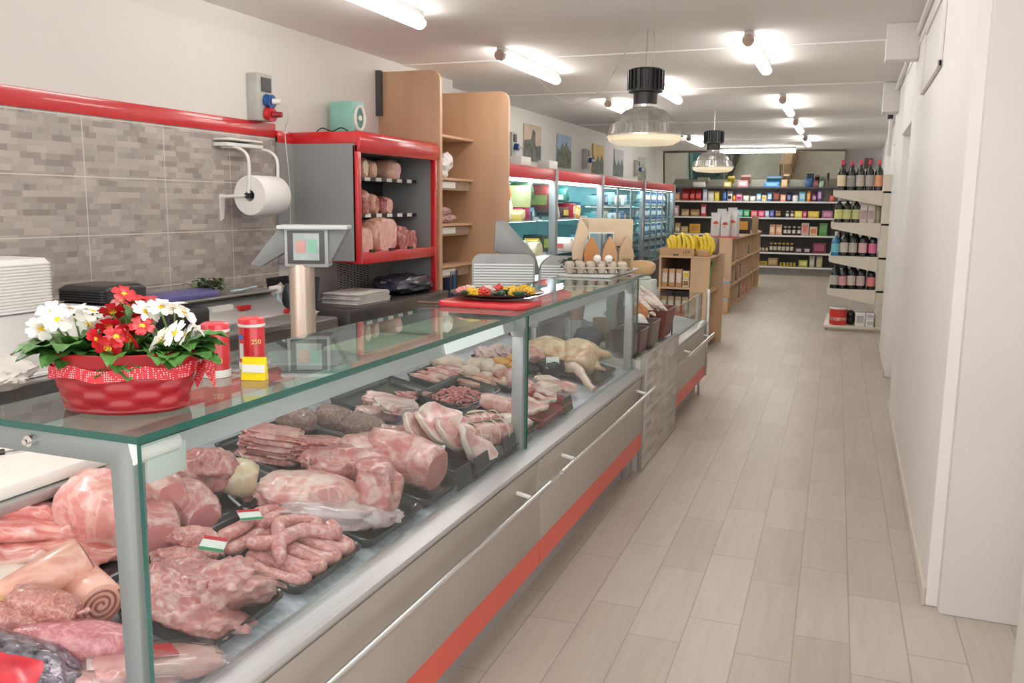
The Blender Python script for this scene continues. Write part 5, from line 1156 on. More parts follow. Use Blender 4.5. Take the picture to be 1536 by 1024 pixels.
t = thing('spray_bottle', 'blue and white trigger spray bottle right of the wrapping machine', 'bottle', (-3.62, 4.93, .762)); MB().lathe([(0, 0), (.035, 0), (.038, .14), (.016, .2), (.016, .22), (0, .22)], n=20).build('body', mat('pale_blue_plastic', (170, 196, 204)), t); MB().box((-.03, -.05, .22), (.02, .03, .27)).build('trigger_head', offwhite, t, bevel=.005)
o = MB().lathe([(0, 0), (.05, 0), (.045, .2), (.02, .27), (0, .28)], n=20, sy=.5).build('squeeze_bottle', mat('dark_teal', (50, 60, 66), .3), loc=(-3.62, 5.05, .762)); tag(o, 'dark bottle right of the blue and white spray bottle', 'bottle')
o = MB().lump((0, 0, .11), (.13, .13, .13), 15, .35, 2.6, zmin=0).build('plastic_bag', mat('clear_crumpled', (168, 160, 150), .3, var=.2, scale=14, bump=.6), loc=(-3.82, 5.2, .762)); tag(o, 'crumpled translucent bag in the corner behind the scale pillar', 'bag')
o = MB().lump((0, 0, .04), (.09, .13, .045), 16, .3, 2.6, zmin=0).build('folded_cloth', mat('spotted_cloth', (206, 198, 196), .7, var=.1, scale=40), loc=(-3.62, 5.22, .762)); tag(o, 'pale folded cloth at the foot of the crumpled bag', 'cloth')
o = loft(MB(), [(.26, .26, .03, 0), (.3, .3, .03, .24), (.29, .29, .03, .24), (.24, .24, .03, .02)]).build('black_bin', bb, loc=(-3.86, 5.46, .80)); tag(o, 'black bin in the corner between the scale pillar and the fridge', 'bin')
# paper stack and dark bag on the stone shelf of the fridge
ppr = mat('wrapping_paper', (214, 208, 204), .7, var=.08, scale=8)
for i in range(7):
    o = MB().box((-.17, -.24, 0), (.17, .24, .011)).build('paper_sheaf', ppr, loc=(-3.72, 6.12+.01*(i % 3), .801+i*.0125), rot=(0, 0, R((i*37) % 9-4)), bevel=.003); tag(o, ['lowest', 'second', 'third', 'fourth', 'fifth', 'sixth', 'topmost'][i]+' sheaf of white wrapping paper stacked on the dark stone under the fridge', 'paper', 'stacked wrapping paper')
o = MB().lump((0, 0, .085), (.2, .34, .085), 17, .2, 2.2, .8, zmin=0).build('dark_bag', mat('slate_plastic', (58, 60, 74), .25, var=.25, scale=9, bump=.5, bscale=25), loc=(-3.72, 6.93, .80)); tag(o, 'dark slate plastic bag on the stone right of the paper stack', 'bag')
# ================================================================ OPEN WALL FRIDGES
teal = mat('fridge_teal_lining', (160, 204, 206), .35, .1, var=.04)
fgrey = mat('fridge_post_grey', (136, 142, 144), .4, .25, var=.02)
tglass = glass('teal_end_glass', (206, 232, 232), refl=1.0, veil=.03)
COOL2 = mat('cool_shelf_fill', (226, 250, 255), .4, var=0, emit=7)  # glow for strips added to brighten the fridge interior
COOL = mat('cool_fridge_lamp', (236, 250, 255), .4, var=0, emit=16)
def wall_fridge(y0, y1, lab, doors=0, shelves=(1.42, .98, .6)):
    t = thing('display_fridge', lab, 'fridge', (-4.42, y0, 0), 0, 'wall fridges with red header'); L = y1-y0
    MB().box((0, 0, .2), (.06, L, 2.03)).build('lining', teal, t); MB().box((.06, .02, .12), (.9, L-.02, .50)).build('well', grey, t, bevel=.01)
    MB().box((0, -.0, 1.95), (.9, L, 2.03)).build('top_panel', fgrey, t)
    MB().box((.88, 0, 1.895), (.92, L-.10, 2.035)).build('red_header', redf, t, bevel=.004)
    MB().box((.84, L-.11, .1), (.93, L+.0, 2.04)).build('corner_post', fgrey, t, bevel=.006); MB().box((.06, L-.06, .5), (.84, L-.05, 1.95)).build('end_glass', tglass, t)
    MB().box((.70, .05, 1.87), (.87, L-.12, 1.90)).build('lamp', COOL, t, bevel=.005)
    for i, z in enumerate(shelves):
        s = MB().box((.06, .03, z-.02), (.70 if i == 0 else .80, L-.12, z)).build('shelf', mat('fridge_shelf', (196, 208, 212), .3, .3), t)
        MB().box((.70 if i == 0 else .80, .03, z-.03), (.71 if i == 0 else .81, L-.12, z+.02)).build('price_rail', mat('pale_rail', (206, 214, 220), .35), s)
    for i, z in enumerate(shelves[:2]): MB().box((.62 if i == 0 else .72, .06, z-.035), (.68 if i == 0 else .78, L-.14, z-.021)).build('shelf_fill_strip', COOL2, t)  # glowing strips added under the shelf fronts to lift the dim interior
    MB().box((.86, 0, 0), (.92, L-.1, .55)).build('front_bumper', grey_d, t, bevel=.01)
    if doors:
        for k in range(doors):
            a = (L-.11)*k/doors; b = (L-.11)*(k+1)/doors
            d = MB()
            for q in (((.895, a+.005, .55), (.915, a+.035, 1.89)), ((.895, b-.035, .55), (.915, b-.005, 1.89)), ((.895, a, 1.86), (.915, b, 1.89)), ((.895, a, .55), (.915, b, .59))): d.box(*q)
            fr = d.build('door', fgrey, t); MB().box((.903, a+.03, .58), (.909, b-.03, 1.87)).build('pane', cglass, fr); MB().tube([(.925, b-.05, 1.0), (.925, b-.05, 1.4)], .01, 8).build('handle', chrome, fr)
    return t
wall_fridge(8.7, 10.66, 'open wall fridge under the red header just past the beech shelf unit')
wall_fridge(10.66, 12.88, 'open wall fridge under the red header second from the beech shelf unit')
wall_fridge(12.88, 15.75, 'wall fridge with sliding glass doors behind the beige kraft display', 3, (1.6, 1.3, 1.0, .7))
wall_fridge(15.75, 18.6, 'wall fridge with narrow glass doors farthest along, full of milk bottles', 5, (1.6, 1.3, 1.0, .7))
PALC = {}
def pm(rgb, rough=.4): 
    k = 'pack_%d_%d_%d' % rgb
    return mat(k, rgb, rough, var=.06, scale=9, coat=.15)
lab_m = mat('pack_label_white', (238, 234, 228), .5, var=.05, scale=30)
def carton(lab, w, d, h, c, c2=None, loc=(0, 0, 0), rz=0, cat='package', grp=None, name='carton', face='y'):
    t = thing(name, lab, cat, loc, rz, grp)
    MB().box((-w/2, -d/2, 0), (w/2, d/2, h)).build('box', pm(c), t, bevel=min(.006, w*.1))
    f = pm(c2) if c2 else lab_m
    if face == 'y': MB().box((-w*.36, -d/2-.002, h*.25), (w*.36, -d/2, h*.78)).build('label', f, t)
    else: MB().box((d*0+w/2, -d*.36, h*.25), (w/2+.002, d*.36, h*.78)).build('label', f, t)
    return t
def bagp(lab, w, d, h, c, c2=None, loc=(0, 0, 0), rz=0, cat='bag', grp=None, seed=1, tilt=0, name='food_bag'):
    t = thing(name, lab, cat, loc, rz, grp); t.rotation_euler[0] = R(tilt)
    mb = loft(MB(), [(w*.9, d*.85, d*.2, 0), (w, d, d*.25, h*.08), (w*.98, d*.95, d*.25, h*.58), (w*.93, d*.5, d*.12, h*.84), (w*.97, .008, .003, h*.93), (w*.99, .006, .0025, h)])
    mb.v = [(x+.05*w*noise.noise(Vector((x*9/w, z*5/h, seed))), y+.09*d*noise.noise(Vector((x*7/w, z*7/h, seed+5))), z) for x, y, z in mb.v]
    mb.build('bag', pm(c, .3), t, smooth=60)
    if c2: MB().box((-w*.34, -d*.5-.006, h*.2), (w*.34, -d*.35, h*.55)).build('label', pm(c2), t)
    return t
def jar(lab, r, h, c, lid, c2=None, loc=(0, 0, 0), grp=None, cat='jar', name='jar'):
    t = thing(name, lab, cat, loc, 0, grp)
    MB().lathe([(0, 0), (r, 0), (r, h*.72), (r*.82, h*.82), (r*.8, h*.84), (0, h*.84)], n=18).build('glass', pm(c, .15), t)
    MB().lathe([(r*.86, h*.83), (r*.86, h), (0, h)], n=18).build('lid', pm(lid), t)
    if c2: MB().lathe([(r+.001, h*.2), (r+.001, h*.6)], n=18, cap=False).build('label', pm(c2), t)
    return t
# packs in the two open fridges
GP = 'packs in the open wall fridges'
U = [('b', 8.95, 1.42, .34, .3, .34, (232, 214, 40), (250, 240, 120), 'bright yellow bag high in the first open fridge beside the beech panel'),
     ('b', 9.25, 1.50, .30, .3, .30, (86, 28, 58), (206, 120, 150), 'dark plum pack high in the first open fridge'),
     ('c', 9.05, 1.42, .3, .34, .10, (30, 44, 84), (230, 120, 120), 'navy flat pack on the upper shelf of the first open fridge'),
     ('b', 9.32, 1.42, .3, .26, .12, (36, 34, 44), (214, 200, 196), 'black flat pack on the upper shelf of the first open fridge'),
     ('c', 9.66, 1.42, .34, .4, .09, (226, 214, 120), (246, 240, 190), 'pale yellow flat pack in the middle of the first fridge shelf'),
     ('b', 9.98, 1.42, .34, .3, .15, (176, 40, 100), (240, 180, 200), 'magenta pack on the upper shelf of the first open fridge'),
     ('c', 10.2, 1.52, .05, .3, .28, (206, 110, 120), (240, 220, 210), 'rose pack standing at the back of the first open fridge'),
     ('c', 9.9, 1.56, .05, .4, .26, (160, 176, 130), (230, 226, 190), 'sage green pack standing at the back of the first open fridge'),
     ('b', 9.1, .98, .36, .4, .24, (226, 236, 238), (120, 180, 206), 'white and blue bag on the middle shelf of the first open fridge'),
     ('b', 9.6, .98, .36, .4, .20, (214, 226, 230), (100, 140, 170), 'white bowl-shaped pack in the middle of the first open fridge'),
     ('b', 10.1, .98, .36, .4, .18, (226, 230, 190), (240, 240, 226), 'pale green pack on the middle shelf of the first open fridge'),
     ('c', 8.95, .98, .2, .2, .16, (230, 170, 50), (240, 220, 160), 'amber pack low in the first open fridge beside the beech panel'),
     ('c', 9.3, .6, .4, .3, .08, (236, 226, 220), (230, 160, 160), 'white tray pack low in the first open fridge'),
     ('b', 9.75, .6, .4, .4, .14, (206, 150, 150), (236, 216, 206), 'rose tray pack low in the first open fridge'),
     ('b', 10.9, 1.50, .3, .34, .36, (210, 40, 34), (240, 190, 90), 'bright red pack high in the second open fridge'),
     ('c', 11.5, 1.42, .3, .3, .14, (44, 40, 40), (226, 196, 90), 'black and gold pack on the upper shelf of the second open fridge'),
     ('c', 11.85, 1.42, .3, .3, .2, (150, 30, 50), (246, 244, 240), 'crimson pack with white label in the second open fridge'),
     ('c', 12.2, 1.42, .2, .2, .16, (232, 172, 60), (246, 230, 170), 'orange-yellow pack on the upper shelf of the second open fridge'),
     ('b', 11.15, 1.42, .3, .3, .16, (226, 230, 230), (40, 44, 48), 'black and white pack on the upper shelf of the second open fridge'),
     ('b', 11.95, 1.42, .34, .24, .10, (226, 160, 110), (240, 200, 160), 'peach flat pack on the upper shelf of the second open fridge'),
     ('c', 10.95, .98, .28, .3, .22, (40, 42, 44), (236, 206, 60), 'black and yellow pack on the middle shelf of the second open fridge'),
     ('b', 11.4, .98, .4, .4, .18, (240, 238, 232), (230, 120, 110), 'white pack with red mark on the middle shelf of the second open fridge'),
     ('b', 12.0, .98, .4, .4, .16, (236, 240, 242), (160, 190, 210), 'white and pale blue pack on the middle shelf of the second open fridge'),
     ('c', 11.6, .6, .4, .3, .12, (196, 214, 224), (240, 240, 240), 'pale blue tray pack low in the second open fridge')]
U += [('b', 9.5, 1.42, .2, .24, .26, (246, 246, 240), (200, 60, 60), 'white pack with a red mark behind the flat packs in the first open fridge'),
     ('c', 10.3, 1.42, .2, .2, .12, (40, 110, 130), (220, 230, 230), 'petrol blue pack at the far end of the first open fridge shelf'),
     ('b', 9.35, 1.64, .16, .3, .2, (236, 120, 60), (250, 220, 120), 'orange pack hung high in the first open fridge'),
     ('b', 10.15, 1.66, .16, .3, .2, (70, 110, 70), (220, 220, 180), 'leaf green pack hung high in the first open fridge'),
     ('b', 11.6, 1.64, .16, .3, .2, (60, 130, 120), (190, 220, 200), 'sea green pack hung high in the second open fridge'),
     ('c', 12.45, 1.42, .2, .2, .22, (30, 60, 90), (230, 230, 230), 'midnight blue pack at the far end of the second open fridge'),
     ('c', 9.35, .98, .3, .2, .12, (206, 80, 90), (240, 220, 220), 'coral pack between the white bags in the first open fridge'),
     ('b', 10.35, .98, .3, .2, .2, (236, 206, 90), (250, 240, 190), 'straw yellow bag at the far end of the first open fridge'),
     ('c', 12.4, .98, .3, .2, .16, (90, 150, 180), (236, 236, 236), 'steel blue pack at the far end of the second open fridge')]
for i, (k, y, z, w, d, h, c, c2, l) in enumerate(U):
    x = -3.86 if h > .2 and d < .35 and k == 'c' else -3.80 if z > 1.2 else -3.72
    if k == 'c': carton(l, d, w, h, c, c2, (x, y, z+.002), 0, 'package', GP, 'chilled_pack', face='x').rotation_euler = (R([0, 14, -12, 0, 8, -16][i % 6] if h < .2 else 0), 0, R([0, 12, -10][i % 3]))
    else: bagp(l, d, w, h, c, c2, (x, y, z+.002), 0, 'package', GP, 300+i, name='chilled_pack', tilt=[0, 10, -8][i % 3])
# white and teal cartons behind the sliding glass doors
k = 0
for z, n in ((1.6, 5), (1.3, 5), (1.0, 6), (.7, 6)):
    for i in range(n):
        c = [(236, 238, 240), (150, 206, 214), (206, 222, 228), (60, 100, 140), (226, 226, 216)][(i*3+k) % 5]; nm = ['white', 'teal', 'pale blue', 'deep blue', 'cream'][(i*3+k) % 5]
        carton('%s carton %s on the %s shelf behind the sliding doors' % (nm, ['nearest the kraft display', 'second along', 'third along', 'fourth along', 'fifth along', 'farthest along'][i], ['top', 'second', 'third', 'lowest'][k]), .22, .2, .14+.03*((i+k) % 3), c, (236, 236, 236), (-3.75, 13.15+i*.42, z+.002), 0, 'package', 'cartons behind the sliding doors', 'chilled_carton', face='x')
    k += 1
# milk bottles in the far fridge
mk = MB().lathe([(0, 0), (.05, 0), (.052, .02), (.052, .14), (.02, .19), (.02, .205), (0, .205)], n=14).build('milk_bottle', pm((226, 234, 240), .3))
mc = MB().lathe([(0, .205), (.023, .205), (.023, .235), (0, .235)], n=14).build('cap', pm((60, 110, 170)), mk); ml = MB().lathe([(.053, .04), (.053, .115)], n=14, cap=False).build('label', pm((70, 120, 176)), mk)
k = 0
for z in (1.6, 1.3, 1.0, .7):
    for i in range(11):
        o = mk if k == 0 else dup(mk); o.location = (-3.68, 16.0+i*.225, z+.002); tag(o, 'small blue and white milk bottle behind the narrow glass doors of the far fridge', 'bottle', 'milk bottles in the far fridge'); k += 1
# on and above the fridges
for i, y in enumerate((9.6, 10.3)): 
    o = MB().box((-.08, -.16, 0), (.08, .16, .10)).build('white_box', offwhite, loc=(-3.62, y+.3*i, 2.042), bevel=.006); tag(o, ['white box near the front edge on top of the first open fridge', 'white box on top where the second open fridge begins'][i], 'box', 'white boxes on the fridge top')
for y, l in ((11.35, 'grey socket panel with blue plug above the first open fridge by the beech panel'), (15.0, 'grey socket panel with blue plug between the second and third wall pictures'), (18.9, 'grey socket panel with blue plug at the foot of the last wall picture')):
    s_ = socket_panel(l, (-4.46, y, 2.40), False); s_['group'] = 'socket panels above the fridges'
PIC = [(12.3, 2.49, (196, 176, 156), (110, 112, 104), 'tall faded canyon picture nearest the beech unit on the left wall', 'spire'),
       (13.83, 2.46, (150, 170, 196), (112, 118, 92), 'mountain cliff picture second along the left wall', 'peak'),
       (15.9, 2.44, (206, 166, 70), (96, 104, 80), 'golden autumn forest picture third along the left wall', 'forest'),
       (17.45, 2.44, (176, 180, 180), (104, 110, 106), 'grey snowy woods picture fourth along the left wall', 'forest'),
       (19.6, 2.40, (190, 196, 190), (150, 158, 140), 'pale picture with a leaning edge last along the left wall', 'peak')]
for y, z, sky, gnd, l, kind in PIC:
    t = thing('wall_picture', l, 'picture', (-4.458, y, z), 0, 'landscape pictures on the left wall')
    w_, h_ = .37, .26
    MB().box((0, -w_, -h_), (.02, w_, h_)).build('canvas', mat('sky_%d' % int(y*10), sky, .6, var=.1, scale=5), t)
    poly = {'spire': [(-w_, -h_), (w_, -h_), (w_, -.02), (.12, -.04), (.10, .16), (.0, .2), (-.08, .05), (-w_, .02)], 'peak': [(-w_, -h_), (w_, -h_), (w_, .0), (.2, .06), (.1, .16), (-.02, .05), (-.12, .14), (-.25, .0), (-w_, .04)], 'forest': [(-w_, -h_), (w_, -h_), (w_, -.05), (.2, .1), (.1, -.06), (-.05, .08), (-.2, -.08), (-w_, .1)]}[kind]
    MB().prism(poly, 'x', .0205, .022).build('landscape', mat('ground_%d' % int(y*10), gnd, .7, var=.3, scale=9), t, smooth=0)

# ================================================================ BANANA RACK
rk = thing('wooden_rack', 'low wooden rack with banana crate on top past the second counter', 'rack', (-1.97, 9.7, 0))
w = MB(); w.box((0, 0, 0), (.02, .8, 1.03)).build('side_panel', oak, rk); MB().box((.35, 0, 0), (.56, .03, 1.03)).build('front_panel', oak, rk); MB().box((.35, .03, 0), (.37, .8, 1.03)).build('divider', oak, rk); MB().box((.37, .72, 0), (.62, .75, 1.06)).build('end_panel', oak, rk)
MB().box((.0, -.01, 1.03), (.57, .8, 1.05)).build('top', oak, rk); MB().box((.02, .76, 0), (.55, .78, 1.03)).build('back_panel', mat('shaded_oak', (112, 78, 60), .6), rk)  # back panel oak has interior shade painted into its colour
for z in (.70, .40, .06): MB().box((.02, .0, z-.02), (.35, .76, z)).build('shelf', oak, rk)
for z in (.66, .1): MB().box((.37, .03, z-.02), (.56, .72, z)).build('side_shelf', oak, rk)
for r_, (z, what) in enumerate(((.70, 'upper'), (.40, 'lower'))):
    for i in range(4):
        x = -1.915+i*.08
        if r_ == 0 and i == 3:
            carton('cream box with a yellow oval topmost in the right corner of the upper rack shelf', .075, .1, .09, (226, 214, 190), (226, 196, 50), (x, 9.80, z+.092)); carton('cream box at the bottom right of the upper rack shelf', .075, .1, .09, (226, 214, 190), (150, 110, 80), (x, 9.80, z+.001)); continue
        carton('brown pasta box with white band, %s on the %s rack shelf' % (['leftmost', 'second', 'third', 'rightmost'][i], what), .068, .1, .2 if r_ == 0 else .19, (190, 150, 108), (226, 220, 212), (x, 9.80, z+.001), 0, 'package', 'brown boxes on the banana rack', 'pasta_box')
cr = thing('banana_crate', 'cardboard fruit crate lettered on its side, on top of the wooden rack', 'crate', (-1.78, 9.9, 1.051))
for a, b in (((-.19, -.2, 0), (.19, -.19, .085)), ((-.19, .19, 0), (.19, .2, .085)), ((-.19, -.19, 0), (-.18, .19, .085)), ((.18, -.19, 0), (.19, .19, .085)), ((-.18, -.19, 0), (.18, .19, .01))): MB().box(a, b).build('crate_panel', card, cr)
text('crate_lettering', 'LEA', .05, mat('print_brown', (92, 66, 50), .7), cr, (.11, -.2015, .045), (90, 0, 0)); MB().box((-.04, -.202, .0), (.02, -.2, .02)).build('hand_hole', grey_d, cr)
carton('plain cardboard box holding the right-hand bananas on the rack', .12, .3, .075, (190, 150, 112), (180, 140, 102), (-1.50, 9.88, 1.051), 0, 'box')
ban = mat('banana_skin', (236, 206, 52), .4, var=.1, scale=9); bant = mat('banana_tip', (110, 110, 50), .6)
def bunch(lab, x, y, z, n, rz, s):
    t = thing('banana_bunch', lab, 'fruit', (x, y, z), rz, 'banana bunches')
    for i in range(n):
        o_ = (i-(n-1)/2)*.042; q_ = .02*((i*7) % 3-1); P = [(o_*.3, 0, .18+q_), (o_*.8+.02, -.03, .172+q_), (o_+.045, -.055, .13+q_), (o_+.056, -.065, .07+q_), (o_+.044, -.065, .01), (o_+.024, -.06, -.03)]
        P = [(x*s*.85, y, z*(.8+.16*s)) for x, y, z in P]
        b_ = MB().tube(spline(P, 3), [.008]+[.012]*2+[.021]*10+[.015]*2+[.008], 8); b_.build('banana', ban, t)
    MB().tube([(0, 0, .155), (0, .005, .185)], [.018, .01], 8).build('stem', bant, t)
bunch('banana bunch at the left end of the crate', -1.90, 9.86, 1.075, 3, 10, 1); bunch('tallest banana bunch in the middle of the crate', -1.76, 9.84, 1.09, 5, -15, 1.5)
bunch('banana bunch at the right end of the crate', -1.64, 9.88, 1.075, 4, 25, 1.2); bunch('banana bunch in the plain box at the right of the rack', -1.50, 9.84, 1.10, 4, -10, 1.2)
bagp('speckled brown bag behind the bananas at the right of the rack top', .14, .14, .2, (120, 96, 86), (150, 128, 118), (-1.46, 10.22, 1.051), seed=5)
lk = thing('leek_bunch', 'bunch of leeks with green tops hanging in the rack side opening', 'vegetable', (-1.47, 10.0, .662))
q = MB(); 
for i in range(7): q.tube(spline([(.02*math.sin(i), .02*math.cos(i), .0), (.025*math.sin(i*2), .02*math.cos(i), .16), (.06*math.sin(i*2.3), .05*math.cos(i*1.7), .32)]), .012, 6)
q.build('leaves', mat('leek_green', (96, 160, 52), .5, var=.25, scale=12), lk)
# ================================================================ CUBBY GONDOLA
gd = thing('cubby_shelf', 'long low oak cubby shelf standing in the aisle beyond the banana rack', 'shelf unit', (-1.96, 13.65, 0))
GL, GW, GH_ = 4.7, .28, 1.09
MB().box((0, 0, 0), (.03, GL, GH_)).build('back_panel', mat('shaded_oak', (112, 78, 60)), gd); MB().box((0, -.02, 0), (GW+.02, .03, GH_)).build('end_panel', oak, gd); MB().box((0, GL-.03, 0), (GW, GL, GH_)).build('end_panel', oak, gd)  # shade inside the cubbies painted in as a darker back panel
MB().box((-.01, -.03, GH_), (GW+.02, GL, GH_+.03)).build('top', oak, gd)
for z in (.04, .39, .74): MB().box((.03, .03, z-.03), (GW, GL-.03, z)).build('shelf', oak, gd)
for i in range(1, 8): MB().box((.03, GL*i/8-.02, .04), (GW+.006, GL*i/8+.02, GH_)).build('divider', oak, gd)
MB().box((GW, .05, .70), (GW+.015, .5, .735)).build('yellow_ticket', mat('ticket_yellow', (232, 190, 90), .5), gd)
CU = [(.4, .74, (92, 66, 60), 'dark brown pack in the top near cubby'), (1.2, .74, (180, 140, 104), 'tan pack in the second top cubby'), (3.5, .74, (70, 72, 76), 'dark tin in a far top cubby'), (4.3, .74, (206, 196, 180), 'cream tin in the farthest top cubby'), (.4, .39, (84, 120, 60), 'green pack in the near middle cubby'), (1.2, .39, (50, 54, 60), 'black pack in the second middle cubby'), (2.0, .39, (104, 92, 80), 'brown pack in the third middle cubby'), (.4, .04, (110, 140, 80), 'green pack in the near bottom cubby'), (1.2, .04, (150, 120, 96), 'brown pack in the second bottom cubby'), (2.0, .04, (60, 84, 66), 'dark green pack in the third bottom cubby'), (2.75, .04, (206, 90, 100), 'pink-red pack in the fourth bottom cubby'), (3.5, .04, (180, 90, 90), 'rust red pack in the fifth bottom cubby')]
for i, (y, z, c, l) in enumerate(CU): bagp(l, .18, .36, .24, c, (214, 206, 196), (-1.80, 13.65+y*.86, z+.002), 0, 'package', 'packs in the cubby shelf', 400+i)
for i, z in enumerate((0.001, .25)):
    t = thing('cardboard_box', ['lower cardboard box on the floor before the cubby shelf', 'upper cardboard box with a white and blue top before the cubby shelf'][i], 'box', (-1.75, 13.43, z), 4*i, 'cardboard boxes before the cubby shelf')
    MB().box((-.11, -.14, 0), (.11, .14, .245)).build('box', card, t, bevel=.004); MB().box((-.03, -.142, .08), (.03, -.14, .13)).build('blue_print', pm((70, 130, 160)), t)
    MB().box((-.1, -.142, .20), (.1, -.14, .235)).build('tape', pm((120, 170, 200)), t)
o = MB().lump((0, 0, 0), (.05, .03, .07), 4, .1).build('pink_balloon', pm((226, 190, 196)), loc=(-1.92, 13.5, .56)); o.name = 'pink_ticket'; tag(o, 'small pale pink tag at the corner of the cubby shelf', 'tag')
tr = MB().prism(rrect(.46, .5, .05), 'z', 0, .02).build('serving_tray', pm((206, 70, 76)), loc=(-1.84, 13.95, 1.122)); tag(tr, 'white and red tray under the white bags on the cubby shelf', 'tray')
for i, (x, y, rz, h, l) in enumerate(((-1.96, 13.9, 8, .36, 'white bag with red picture at the left front of the cubby shelf top'), (-1.80, 13.86, -5, .34, 'white bag with red picture at the centre front of the cubby shelf top'), (-1.68, 13.92, -20, .40, 'white bag at the right front of the cubby shelf top'), (-1.90, 14.1, 15, .42, 'white bag standing behind the left front one'), (-1.74, 14.12, -10, .44, 'white bag standing behind the centre front one'), (-1.84, 14.3, 0, .40, 'white bag rearmost on the cubby shelf top'))):
    t = bagp(l, .15, .10, h, (214, 212, 210), None, (x, y, 1.143 if y < 14.2 else 1.122), rz, 'bag', 'white bags on the cubby shelf', 420+i)
    if i < 3:
        MB().lathe([(0, .045), (.035, .03), (.048, .0), (0, -.002)], n=16, cap=False, M=Matrix.Translation((0, -.045, h*.52)) @ Matrix.Diagonal((1, .3, 1, 1))).build('red_cap_print', pm((200, 50, 46)), t)
        MB().lathe([(.018, .0), (.022, -.06), (0, -.062)], n=12, cap=False, M=Matrix.Translation((0, -.047, h*.52)) @ Matrix.Diagonal((1, .3, 1, 1))).build('stem_print', pm((226, 200, 170)), t)
t = carton('black coffee pack with an orange label behind the white bags', .26, .16, .28, (36, 34, 40), (226, 160, 50), (-1.80, 16.2, 1.121)); carton('brown box end beside the black coffee pack', .1, .2, .3, (176, 140, 100), (186, 150, 110), (-1.66, 16.9, 1.121))

# ================================================================ BOTTLE RACK AT THE RIGHT WALL
cream = mat('cream_rack', (212, 204, 188), .45, .1, var=.03)
br = thing('bottle_rack', 'cream metal gondola rack of bottles against the right wall', 'rack', (0, 12.12, 0))
MB().box((.36, 0, 0), (.47, .05, 2.02)).box((.47, .0, 0), (.53, 1.4, 2.02)).build('upright', cream, br, bevel=.004)
for k, z in enumerate((1.815, 1.405, .974, .547)):
    s_ = MB().box((-.22, .0, z-.03), (.47, 1.35, z)).build('shelf', cream, br, bevel=.003)
    MB().prism([(-.225, z+.004), (.36, z+.004), (.36, z-.19), (-.225, z-.075)], 'y', -.012, .004).build('bracket', cream, s_); MB().box((-.235, -.01, z-.06), (-.22, 1.35, z+.01)).build('front_rail', cream, s_)
MB().box((-.24, -.02, .03), (.47, 1.35, .07)).box((-.2, .02, 0), (.45, 1.3, .03)).build('base', cream, br, bevel=.004)
def bottle_proto(glassc, h, r, cap, label):
    b_ = MB().lathe([(0, 0), (r, 0), (r, h*.58), (r*.9, h*.66), (r*.36, h*.78), (r*.33, h*.97), (0, h*.97)], n=20).build('bottle', pm(glassc, .12))
    MB().lathe([(r*.37, h*.84), (r*.37, h), (0, h)], n=14).build('capsule', pm(cap), b_); MB().lathe([(r+.001, h*.14), (r+.001, h*.5)], n=20, cap=False).build('label', pm(label), b_); return b_
protos = {}
BT = [(1.819, -.14, 0, .37, (26, 30, 28), (190, 50, 76), (226, 210, 170), 'tall bottle with cream label at the left end of the top rack shelf'),
      (1.819, -.03, .0, .36, (26, 30, 28), (190, 50, 76), (150, 150, 146), 'tall bottle with grey label second on the top rack shelf'),
      (1.819, .08, 0, .37, (24, 30, 26), (196, 60, 80), (190, 180, 170), 'tall bottle with pale label in the middle of the top rack shelf'),
      (1.819, .19, .0, .37, (24, 28, 26), (190, 50, 70), (166, 160, 156), 'tall bottle with stone label fourth on the top rack shelf'),
      (1.819, .30, 0, .37, (26, 28, 26), (206, 60, 70), (226, 160, 116), 'tall bottle with orange label at the right end of the top rack shelf'),
      (1.409, -.15, 0, .32, (32, 36, 24), (226, 224, 216), (206, 206, 130), 'oil bottle with yellow label at the left of the second rack shelf'),
      (1.409, -.05, 0, .32, (32, 36, 24), (226, 224, 216), (206, 206, 140), 'oil bottle with yellow label second on the second rack shelf'),
      (1.409, .06, 0, .32, (30, 34, 24), (60, 60, 56), (206, 206, 140), 'dark-capped oil bottle with yellow label third on the second rack shelf'),
      (1.409, .32, .05, .30, (170, 166, 140), (60, 56, 52), (190, 184, 160), 'slim clear bottle at the right end of the second rack shelf'),
      (.978, -.16, 0, .30, (40, 110, 150), (226, 226, 226), (100, 180, 200), 'blue bottle at the left of the third rack shelf'),
      (.978, -.06, 0, .33, (26, 30, 30), (40, 40, 40), (206, 196, 180), 'dark bottle with cream label second on the third rack shelf'),
      (.978, .05, 0, .33, (26, 30, 30), (40, 40, 40), (190, 184, 176), 'dark bottle with grey label third on the third rack shelf'),
      (.978, .17, 0, .33, (26, 30, 30), (40, 40, 40), (226, 180, 176), 'dark bottle with rose label fourth on the third rack shelf'),
      (.978, .29, 0, .32, (30, 28, 30), (40, 40, 40), (226, 110, 160), 'dark bottle with bright pink label at the right of the third rack shelf'),
      (.551, -.15, 0, .33, (24, 30, 28), (40, 60, 50), (180, 176, 166), 'dark bottle with grey label at the left of the fourth rack shelf'),
      (.551, -.05, 0, .31, (24, 28, 28), (36, 36, 36), (214, 150, 160), 'dark bottle with pink label second on the fourth rack shelf'),
      (.551, .06, 0, .33, (24, 28, 28), (36, 36, 36), (206, 190, 176), 'dark bottle with cream label third on the fourth rack shelf'),
      (.551, .17, 0, .33, (24, 28, 28), (36, 36, 36), (206, 180, 176), 'dark bottle with pale rose label fourth on the fourth rack shelf'),
      (.551, .30, 0, .31, (30, 24, 26), (36, 36, 36), (226, 130, 130), 'dark bottle with red-pink label at the right of the fourth rack shelf')]
for i, (z, x, dy, h, g_, cp_, lb_, l) in enumerate(BT):
    o = bottle_proto(g_, h*1.05, .052, cp_, lb_); o.location = (x, 12.2+dy, z); tag(o, l, 'bottle', 'bottles at the end of the cream rack')
b0 = bottle_proto((26, 30, 28), .35, .048, (120, 40, 56), (120, 116, 110))
k = 0
